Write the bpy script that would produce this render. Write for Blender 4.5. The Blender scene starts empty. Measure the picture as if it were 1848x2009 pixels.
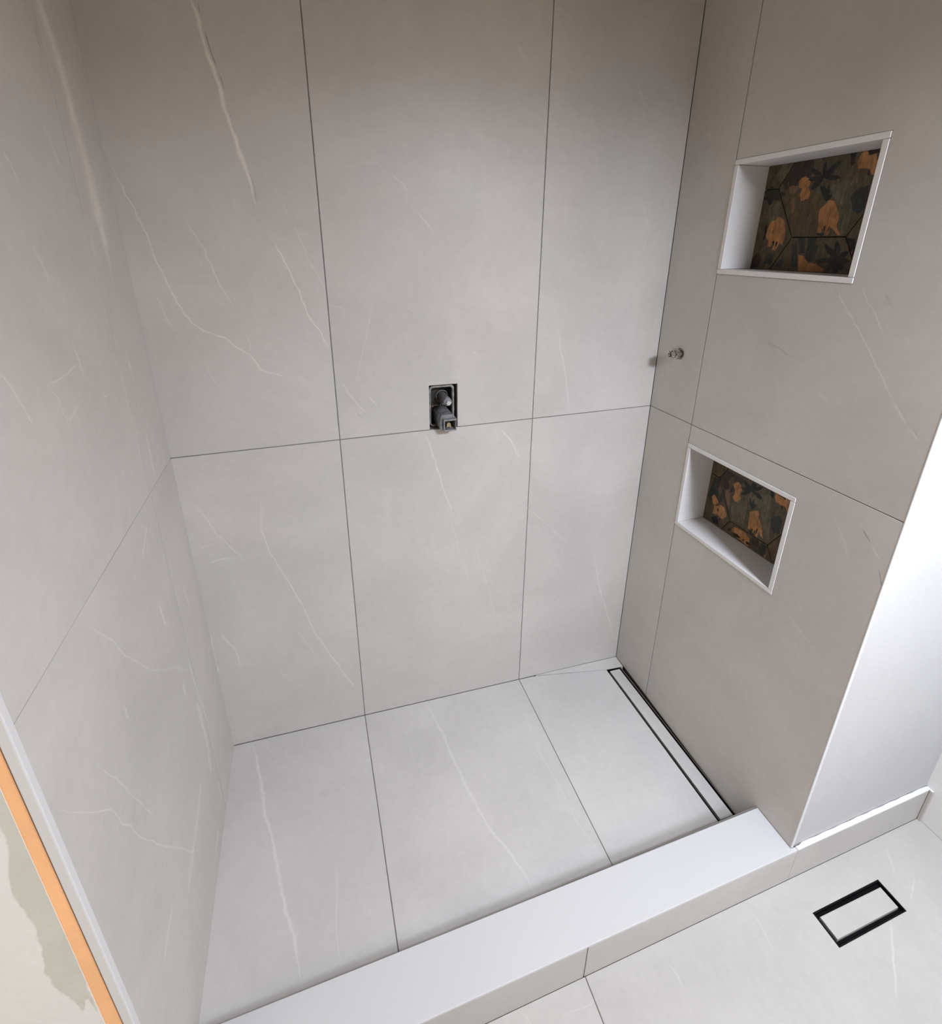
import bpy, bmesh, math, random
from mathutils import Vector, Matrix
from mathutils.geometry import delaunay_2d_cdt

S = bpy.context.scene
COL = S.collection

# ---------------------------------------------------------------- camera
cam = bpy.data.objects.new('camera', bpy.data.cameras.new('camera'))
COL.objects.link(cam)
S.camera = cam
F_PX, CX, CY = 964.83, 907.16, 824.62          # solved for 1848 x 2009
cam.data.sensor_fit = 'HORIZONTAL'
cam.data.sensor_width = 36.0
cam.data.lens = F_PX * 36.0 / 1848
cam.data.shift_x = (924 - CX) / 1848
cam.data.shift_y = -(1004.5 - CY) / 1848
cam.data.clip_start = 0.02
r_, u_, f_ = (0.953845, -0.300298, 0.000447), (0.101557, 0.323977, 0.940598), (0.282605, 0.897140, -0.339521)
m = Matrix(((r_[0], u_[0], -f_[0]), (r_[1], u_[1], -f_[1]), (r_[2], u_[2], -f_[2])))
cam.matrix_world = Matrix.Translation((-1.1020, -1.3426, 1.6410)) @ m.to_4x4()

# ---------------------------------------------------------------- world, lamps, exposure
w = bpy.data.worlds.new('world'); S.world = w; w.use_nodes = True
w.node_tree.nodes['Background'].inputs[0].default_value = (0.75, 0.85, 1.0, 1)
w.node_tree.nodes['Background'].inputs[1].default_value = 0.0
S.view_settings.view_transform = 'Standard'
S.view_settings.look = 'None'
S.view_settings.gamma = 1.0
S.view_settings.use_curve_mapping = False
S.view_settings.exposure = 0.0
def area(name, loc, target, size, size_y, power, color):
    l = bpy.data.lights.new(name, 'AREA'); l.shape = 'RECTANGLE'; l.size = size; l.size_y = size_y
    l.energy = power; l.color = color
    o = bpy.data.objects.new(name, l); COL.objects.link(o); o.location = loc
    o.rotation_euler = (Vector(target) - Vector(loc)).to_track_quat('-Z', 'Y').to_euler()
    return o
def lamp(name, loc, target, size, rgb, spread):
    p = max(rgb)
    area(name, loc, target, size, size, p, tuple(c / p for c in rgb)).data.spread = math.radians(spread)
# a shaded pendant lamp hanging in front of the shower, plus unseen fill lights added behind it and at both sides
lamp('pendant_lamp', (-0.15, -1.58, 2.0), (-0.15, -1.57, 0.0), 0.19, (24.5, 26.2, 29.2), 180)
lamp('lower_right_fill', (-0.14, -2.1, 2.38), (-0.4, -0.2, 0.2), 0.7, (16.6, 18.2, 21.2), 95)  # added fill that brightens the lower right of the shower
lamp('left_fill', (-2.55, -1.6, 0.9), (0.0, -1.6, 0.8), 0.8, (10.4, 9.0, 7.2), 180)  # added warm fill from the left, no real source
lamp('right_fill', (0.5, -1.9, 1.4), (-2.0, -1.9, 1.4), 0.9, (8.4, 6.2, 4.4), 180)  # added warm fill from the right, no real source

# ---------------------------------------------------------------- sizes (metres)
SA, SB = -0.0480, 0.0072                        # fall of the shower floor towards the linear drain
def zf(x, y): return SA * x + SB * y
XL, X1, X2 = -1.4741, -1.0446, -0.4446          # left wall, joints of the back wall
H1, H2, ZC = 1.1135, 2.3135, 2.40               # horizontal joints, ceiling
YJ = -0.1965                                    # vertical joint of both side walls
YER, YEL = -0.7915, -0.7975                     # front edges of the right and left wall
XR = 0.5375                                     # room wall at far right
ZO = -0.022                                     # bathroom floor
CT = 0.107                                      # curb top
T = 0.009                                       # tile thickness
FRONT = -3.2; XLL = -2.6

VEINS = {"back":[[1.0,[-1.2639,2.1157,5.7,-1.2583,2.1046,5.6,-1.253,2.0856,5.6,-1.2476,2.0426,5.7,-1.2404,2.003,5.8,-1.2288,1.9624,5.9,-1.2267,1.9294,5.8,-1.2191,1.8911,6.0,-1.2099,1.8468,6.1,-1.1996,1.8062,6.2,-1.1916,1.7696,6.3,-1.1866,1.7243,6.3]],[-0.8,[-1.2468,2.1059,1.5,-1.246,2.082,1.5]],[-0.9,[-1.2413,2.0582,1.5,-1.238,2.0302,1.6,-1.2295,1.9902,1.6]],[-0.7,[-1.2269,1.9876,1.6,-1.2197,1.949,1.6]],[-0.5,[-1.1916,1.8013,1.7,-1.1861,1.7698,1.7,-1.183,1.7266,1.7]],[-0.4,[-1.2162,1.9109,1.4,-1.2122,1.8955,1.3]],[0.8,[-1.1683,1.6653,2.7,-1.1501,1.6249,2.8,-1.1267,1.571,2.8,-1.1084,1.515,2.8,-1.0951,1.4635,2.9,-1.073,1.4297,3.0,-1.0461,1.3674,3.0]],[0.6,[-1.4697,1.8404,2.2,-1.4616,1.781,2.3,-1.442,1.7212,2.4,-1.4294,1.6744,2.4,-1.4142,1.5925,2.5,-1.3984,1.5351,2.6,-1.3807,1.4812,2.7,-1.3651,1.4562,2.8,-1.3436,1.4367,2.9,-1.3004,1.4193,2.9,-1.2696,1.3879,3.0,-1.2477,1.3735,2.9,-1.2287,1.3321,3.0,-1.1872,1.3153,3.1,-1.1423,1.2936,3.1]],[0.45,[-1.2516,1.432,2.1,-1.2436,1.4033,2.1,-1.2453,1.3733,2.1]],[0.5,[-1.3436,1.6967,2.3,-1.3167,1.6367,2.3,-1.2957,1.562,2.4,-1.2795,1.52,2.4,-1.2669,1.4891,2.4]],[0.4,[-1.3294,1.6052,2.4,-1.3186,1.5914,2.4]],[0.4,[-1.4311,1.5302,1.9,-1.4224,1.4912,2.0,-1.411,1.4462,2.1]],[0.35,[-1.107,1.6944,2.1,-1.086,1.6128,2.2,-1.0455,1.5195,2.3]],[0.3,[-1.356,1.374,2.1,-1.3484,1.3344,2.1,-1.3294,1.29,2.2]],[0.3,[-1.1481,1.7817,1.8,-1.1358,1.7441,1.8,-1.1128,1.6943,1.9]],[0.5,[-1.2741,0.9839,2.7,-1.2871,0.8624,2.7,-1.2752,0.7927,2.8,-1.2535,0.7254,2.9,-1.2021,0.5753,3.0,-1.177,0.4556,3.1,-1.1269,0.3299,3.3,-1.0816,0.2209,3.4,-1.0552,0.1534,3.4]],[0.5,[-1.4492,0.9841,2.0,-1.4291,0.946,2.0,-1.4047,0.8732,2.1,-1.3862,0.8479,2.1,-1.3675,0.8118,2.2,-1.3384,0.7673,2.3]],[0.4,[-1.3858,0.8511,2.5,-1.4283,0.8395,2.4,-1.4608,0.8311,2.4]],[0.4,[-1.3664,0.7821,3.4,-1.3952,0.7883,3.4,-1.4426,0.783,3.3]],[0.35,[-1.4702,0.9767,2.2,-1.4492,0.9841,2.2]],[0.45,[-1.4467,0.5395,2.9,-1.4325,0.5024,2.9,-1.4141,0.4612,2.9,-1.405,0.3806,2.9]],[0.4,[-1.471,0.5445,3.4,-1.473,0.4965,3.4,-1.4739,0.427,3.5,-1.4706,0.3642,3.5]],[0.3,[-1.233,0.4877,2.3,-1.208,0.4292,2.4,-1.1801,0.3572,2.4]],[-0.3,[-1.308,1.0442,1.7,-1.2933,1.0186,1.7]],[0.45,[-0.8673,1.8003,2.1,-0.8362,1.7807,2.2,-0.8176,1.7579,2.3]],[0.5,[-0.803,1.7177,2.6,-0.7822,1.6949,2.6,-0.7622,1.6716,2.7]],[-0.4,[-0.9042,1.4972,1.7,-0.8856,1.4886,1.7]],[-0.4,[-0.842,1.4708,1.7,-0.817,1.4575,1.8]],[-0.35,[-0.8072,1.4516,1.7,-0.786,1.441,1.7]],[0.35,[-0.653,1.3486,2.2,-0.6164,1.3236,2.2]],[0.5,[-1.0292,1.2815,2.8,-0.9961,1.2272,2.8,-0.9648,1.1863,2.9]],[0.5,[-0.9613,1.2404,2.5,-0.9309,1.1982,2.6]],[-0.6,[-0.9956,1.194,1.8,-0.9745,1.1704,1.8]],[0.4,[-0.3812,1.4189,2.9,-0.3546,1.3094,3.0,-0.3334,1.2275,3.1,-0.3132,1.1193,3.2]],[0.5,[-0.7974,1.1176,3.8,-0.78,1.0526,3.9,-0.765,0.9994,4.0,-0.7417,0.9077,4.0,-0.7053,0.7996,4.2]],[0.6,[-0.5569,1.097,3.6,-0.5114,1.036,3.7,-0.4822,0.9784,3.8]],[0.4,[-0.1643,0.5606,4.1,-0.1241,0.3897,4.3,-0.0745,0.2546,4.3,-0.0275,0.1177,4.5]],[0.3,[-0.4357,0.7811,2.6,-0.3525,0.6949,2.7,-0.2818,0.6176,2.8]],[0.25,[-0.5591,2.1255,2.2,-0.5308,2.092,2.3,-0.4985,2.0522,2.3]],[0.25,[-0.1956,2.0606,2.2,-0.1475,1.987,2.3]],[0.25,[-0.7257,0.8315,2.5,-0.6917,0.6699,2.6,-0.6455,0.514,2.7]],[0.25,[-1.0025,1.2352,2.1,-0.9142,1.5355,2.0]],[0.25,[-0.1268,1.7556,2.5,-0.0875,1.6721,2.5]],[-0.25,[-0.9678,1.5238,2.0,-0.9602,1.5211,2.0]],[0.3,[-1.0478,1.494,2.0,-0.985,1.4695,2.0]],[0.2,[-0.9956,1.8089,3.2,-0.922,1.8251,3.3,-0.8727,1.8193,3.4]],[0.25,[-0.6377,0.6991,2.6,-0.5784,0.4761,2.8,-0.5449,0.3079,2.9]]],"left":[[0.85,[-0.1679,2.062,26.7,-0.1639,2.0228,28.0,-0.1509,1.9773,29.4,-0.1379,1.9439,30.2,-0.1286,1.8916,30.4,-0.124,1.8098,31.1,-0.1201,1.74,32.0,-0.1159,1.6661,32.8,-0.1205,1.5879,33.4]],[-0.25,[-0.2077,1.9801,6.5,-0.2097,1.9485,6.8,-0.206,1.9285,7.2]],[0.4,[-0.1442,1.4298,6.0,-0.1382,1.3954,6.1,-0.1309,1.3515,6.1]],[0.4,[-0.1389,1.2441,8.4,-0.1452,1.161,8.3,-0.1374,1.1261,7.7]],[0.35,[-0.1946,1.4624,5.6,-0.1991,1.3868,5.7,-0.2005,1.3214,5.7,-0.1941,1.2538,6.0,-0.2036,1.187,6.2]],[0.5,[-0.5967,1.4885,2.4,-0.5871,1.4721,2.5,-0.5757,1.444,2.7,-0.5673,1.4219,2.7,-0.5614,1.4059,2.8]],[0.4,[-0.4965,1.4435,2.3,-0.4505,1.4425,2.5,-0.3834,1.449,2.8]],[0.35,[-0.4965,1.4435,2.2,-0.475,1.4184,2.7,-0.4731,1.3931,2.8,-0.4597,1.3759,1.6,-0.4367,1.3838,2.2,-0.3821,1.3954,2.2]],[0.35,[-0.3138,1.3814,3.6,-0.3063,1.3693,1.9,-0.2809,1.37,2.2]],[0.45,[-0.2607,1.0687,7.1,-0.2913,1.0497,7.0,-0.324,1.0273,6.9]],[0.5,[-0.2969,0.904,10.0,-0.2995,0.863,9.7,-0.2958,0.8228,9.2]],[0.4,[-0.1292,0.8269,6.8,-0.1192,0.7548,7.4,-0.1199,0.7038,8.0]],[0.4,[-0.5955,1.0953,2.0,-0.561,1.0459,2.1,-0.5246,0.9933,2.5,-0.5053,0.944,2.6,-0.4675,0.8914,2.4,-0.4124,0.8139,2.4,-0.282,0.6907,2.8,-0.2244,0.6226,3.0]],[0.5,[-0.5568,0.8855,5.1,-0.5528,0.8445,5.2]],[0.5,[-0.2808,0.648,9.8,-0.2841,0.5993,9.9]],[0.45,[-0.21,0.6583,8.4,-0.2071,0.5705,8.1,-0.1914,0.4598,7.9,-0.1767,0.3624,8.1]],[-0.35,[-0.5538,1.2113,1.1,-0.5383,1.1902,1.1]],[0.5,[-0.2301,0.5183,12.5,-0.2231,0.4816,14.9,-0.2202,0.3622,18.2,-0.2432,0.269,20.8]],[0.4,[-0.215,0.2109,7.8,-0.216,0.1317,7.9]],[0.5,[-0.2876,0.1227,17.5,-0.3508,0.1166,16.8]],[0.45,[-0.7863,0.9624,1.6,-0.7468,0.8981,1.7,-0.6726,0.7867,2.0,-0.6627,0.7375,2.3,-0.6439,0.7034,2.4,-0.6336,0.6582,2.3,-0.5788,0.5431,2.4,-0.5,0.3973,2.6,-0.4624,0.322,2.7,-0.4076,0.2292,2.9]],[0.4,[-0.6773,0.9051,1.5,-0.6346,0.7974,1.6,-0.592,0.6747,1.9,-0.5647,0.6025,1.9]],[0.35,[-0.4362,1.7619,3.4,-0.4196,1.7455,3.8,-0.4074,1.7143,4.1]],[0.3,[-0.4267,1.6382,4.2,-0.4085,1.6164,4.8,-0.3982,1.5785,5.1]],[0.35,[-0.3758,1.4954,4.7,-0.3736,1.4608,4.8,-0.3694,1.4245,4.9]],[-0.3,[-0.3763,1.4631,1.2,-0.3698,1.46,1.3]],[0.4,[-0.3189,0.358,20.0,-0.3912,0.3353,18.6,-0.4902,0.3182,17.1,-0.5417,0.306,16.7]],[0.35,[-0.2762,1.8298,5.3,-0.2626,1.7997,5.5,-0.245,1.7604,5.7]],[-0.35,[-0.7281,0.8626,0.9,-0.7258,0.8546,0.9]],[0.35,[-0.5974,0.398,10.3,-0.6441,0.3938,10.1,-0.6846,0.384,9.9]]],"floor":[[0.8,[-1.4172,-0.0012,8.2,-1.3955,-0.0876,7.9,-1.3728,-0.1908,7.5,-1.3636,-0.2523,7.2,-1.3396,-0.3273,6.8,-1.3283,-0.381,6.7,-1.3135,-0.4439,6.5,-1.3023,-0.5014,6.1,-1.2838,-0.5473,5.9,-1.2755,-0.588,5.9,-1.2645,-0.649,5.7]],[0.4,[-1.1729,-0.4255,3.4,-1.1758,-0.5059,3.2,-1.1837,-0.5645,3.0,-1.1809,-0.611,2.8,-1.1757,-0.649,2.7]],[0.6,[-0.8217,0.0006,7.7,-0.8099,-0.068,7.4,-0.7928,-0.1439,7.2,-0.7843,-0.2396,6.8,-0.7742,-0.319,6.5,-0.7574,-0.3941,6.2,-0.7419,-0.4635,6.0,-0.716,-0.518,5.8,-0.6876,-0.595,5.6,-0.6808,-0.66,5.4]],[0.3,[-0.476,-0.022,4.2,-0.4983,-0.3007,3.7,-0.4881,-0.3907,3.5,-0.4854,-0.515,3.3,-0.4553,-0.6434,3.1]],[0.25,[-0.9193,-0.0591,3.6,-0.9144,-0.1675,3.3,-0.9138,-0.2213,3.2]],[0.25,[-0.1194,-0.5426,3.7,-0.1283,-0.5865,3.6,-0.1344,-0.6358,3.5]],[0.2,[-1.2168,-0.1372,3.6,-1.1162,-0.2628,3.4,-1.0644,-0.3369,3.4]]],"right":[[0.5,[-0.5362,1.5567,2.6,-0.5504,1.5323,2.6,-0.565,1.5146,2.5,-0.5828,1.4965,2.5,-0.6068,1.4701,2.5,-0.6287,1.442,2.4,-0.6592,1.4036,2.4,-0.6796,1.3788,2.4,-0.6973,1.3559,2.4,-0.7137,1.3374,2.3]],[0.55,[-0.7067,1.3459,4.2,-0.7206,1.3289,4.1,-0.742,1.3042,4.2]],[0.45,[-0.742,1.3042,1.9,-0.7574,1.2938,1.9,-0.7758,1.2776,1.8]],[0.5,[-0.5887,1.5606,1.9,-0.6107,1.5239,1.9,-0.6287,1.5086,1.8,-0.6432,1.4841,1.9,-0.6617,1.4585,1.8]],[0.4,[-0.5228,1.5471,1.8,-0.5384,1.5312,1.8]],[-0.4,[-0.3903,1.4075,1.9,-0.4248,1.3998,1.9,-0.4465,1.3927,1.9,-0.4763,1.3838,1.9]],[-0.5,[-0.7179,1.3387,1.2,-0.735,1.323,1.2]],[-0.4,[-0.7526,1.3047,1.2,-0.7687,1.2875,1.1]],[0.35,[-0.6698,1.0448,2.5,-0.6928,1.0148,2.4,-0.7167,0.9768,2.4]],[-0.8,[-0.7229,1.0607,2.1,-0.7358,1.0482,2.1,-0.7486,1.0359,2.1]],[0.4,[-0.7486,1.0359,3.5,-0.7614,1.0227,3.4,-0.7759,1.007,3.4]],[-0.7,[-0.7745,0.9933,1.8,-0.7838,0.9742,1.9,-0.7945,0.9497,1.8]],[0.25,[-0.6143,0.7465,4.5,-0.6631,0.7239,4.4,-0.6947,0.7176,4.2]],[0.25,[-0.5473,1.3287,2.4,-0.5742,1.3097,2.4,-0.6034,1.297,2.3]],[-0.18,[-0.6355,1.5474,5.2,-0.6477,1.5338,5.2,-0.6571,1.5201,5.2]]],"outer":[[0.7,[0.1978,-0.9444,4.5,0.1636,-0.9717,4.4,0.142,-0.9882,4.2,0.0972,-1.023,4.1,0.0553,-1.0545,3.9]],[0.6,[0.3609,-0.9033,3.4,0.3334,-0.9165,3.4,0.2893,-0.9365,3.3]],[0.4,[0.3629,-0.8264,5.1,0.3361,-0.8577,4.9,0.3143,-0.8825,4.8]],[0.4,[-0.7087,-0.8437,1.9,-0.6448,-0.8471,2.0,-0.602,-0.8434,2.0]],[0.4,[-0.4156,-0.8429,3.9,-0.4072,-0.8689,3.9,-0.4108,-0.8992,3.8]],[0.3,[-0.1313,-0.83,4.5,-0.1404,-0.8699,4.4,-0.1489,-0.9075,4.3]],[0.3,[-0.7944,-0.8084,2.4,-0.7826,-0.8246,2.5,-0.7726,-0.8439,2.5]]]}
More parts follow.
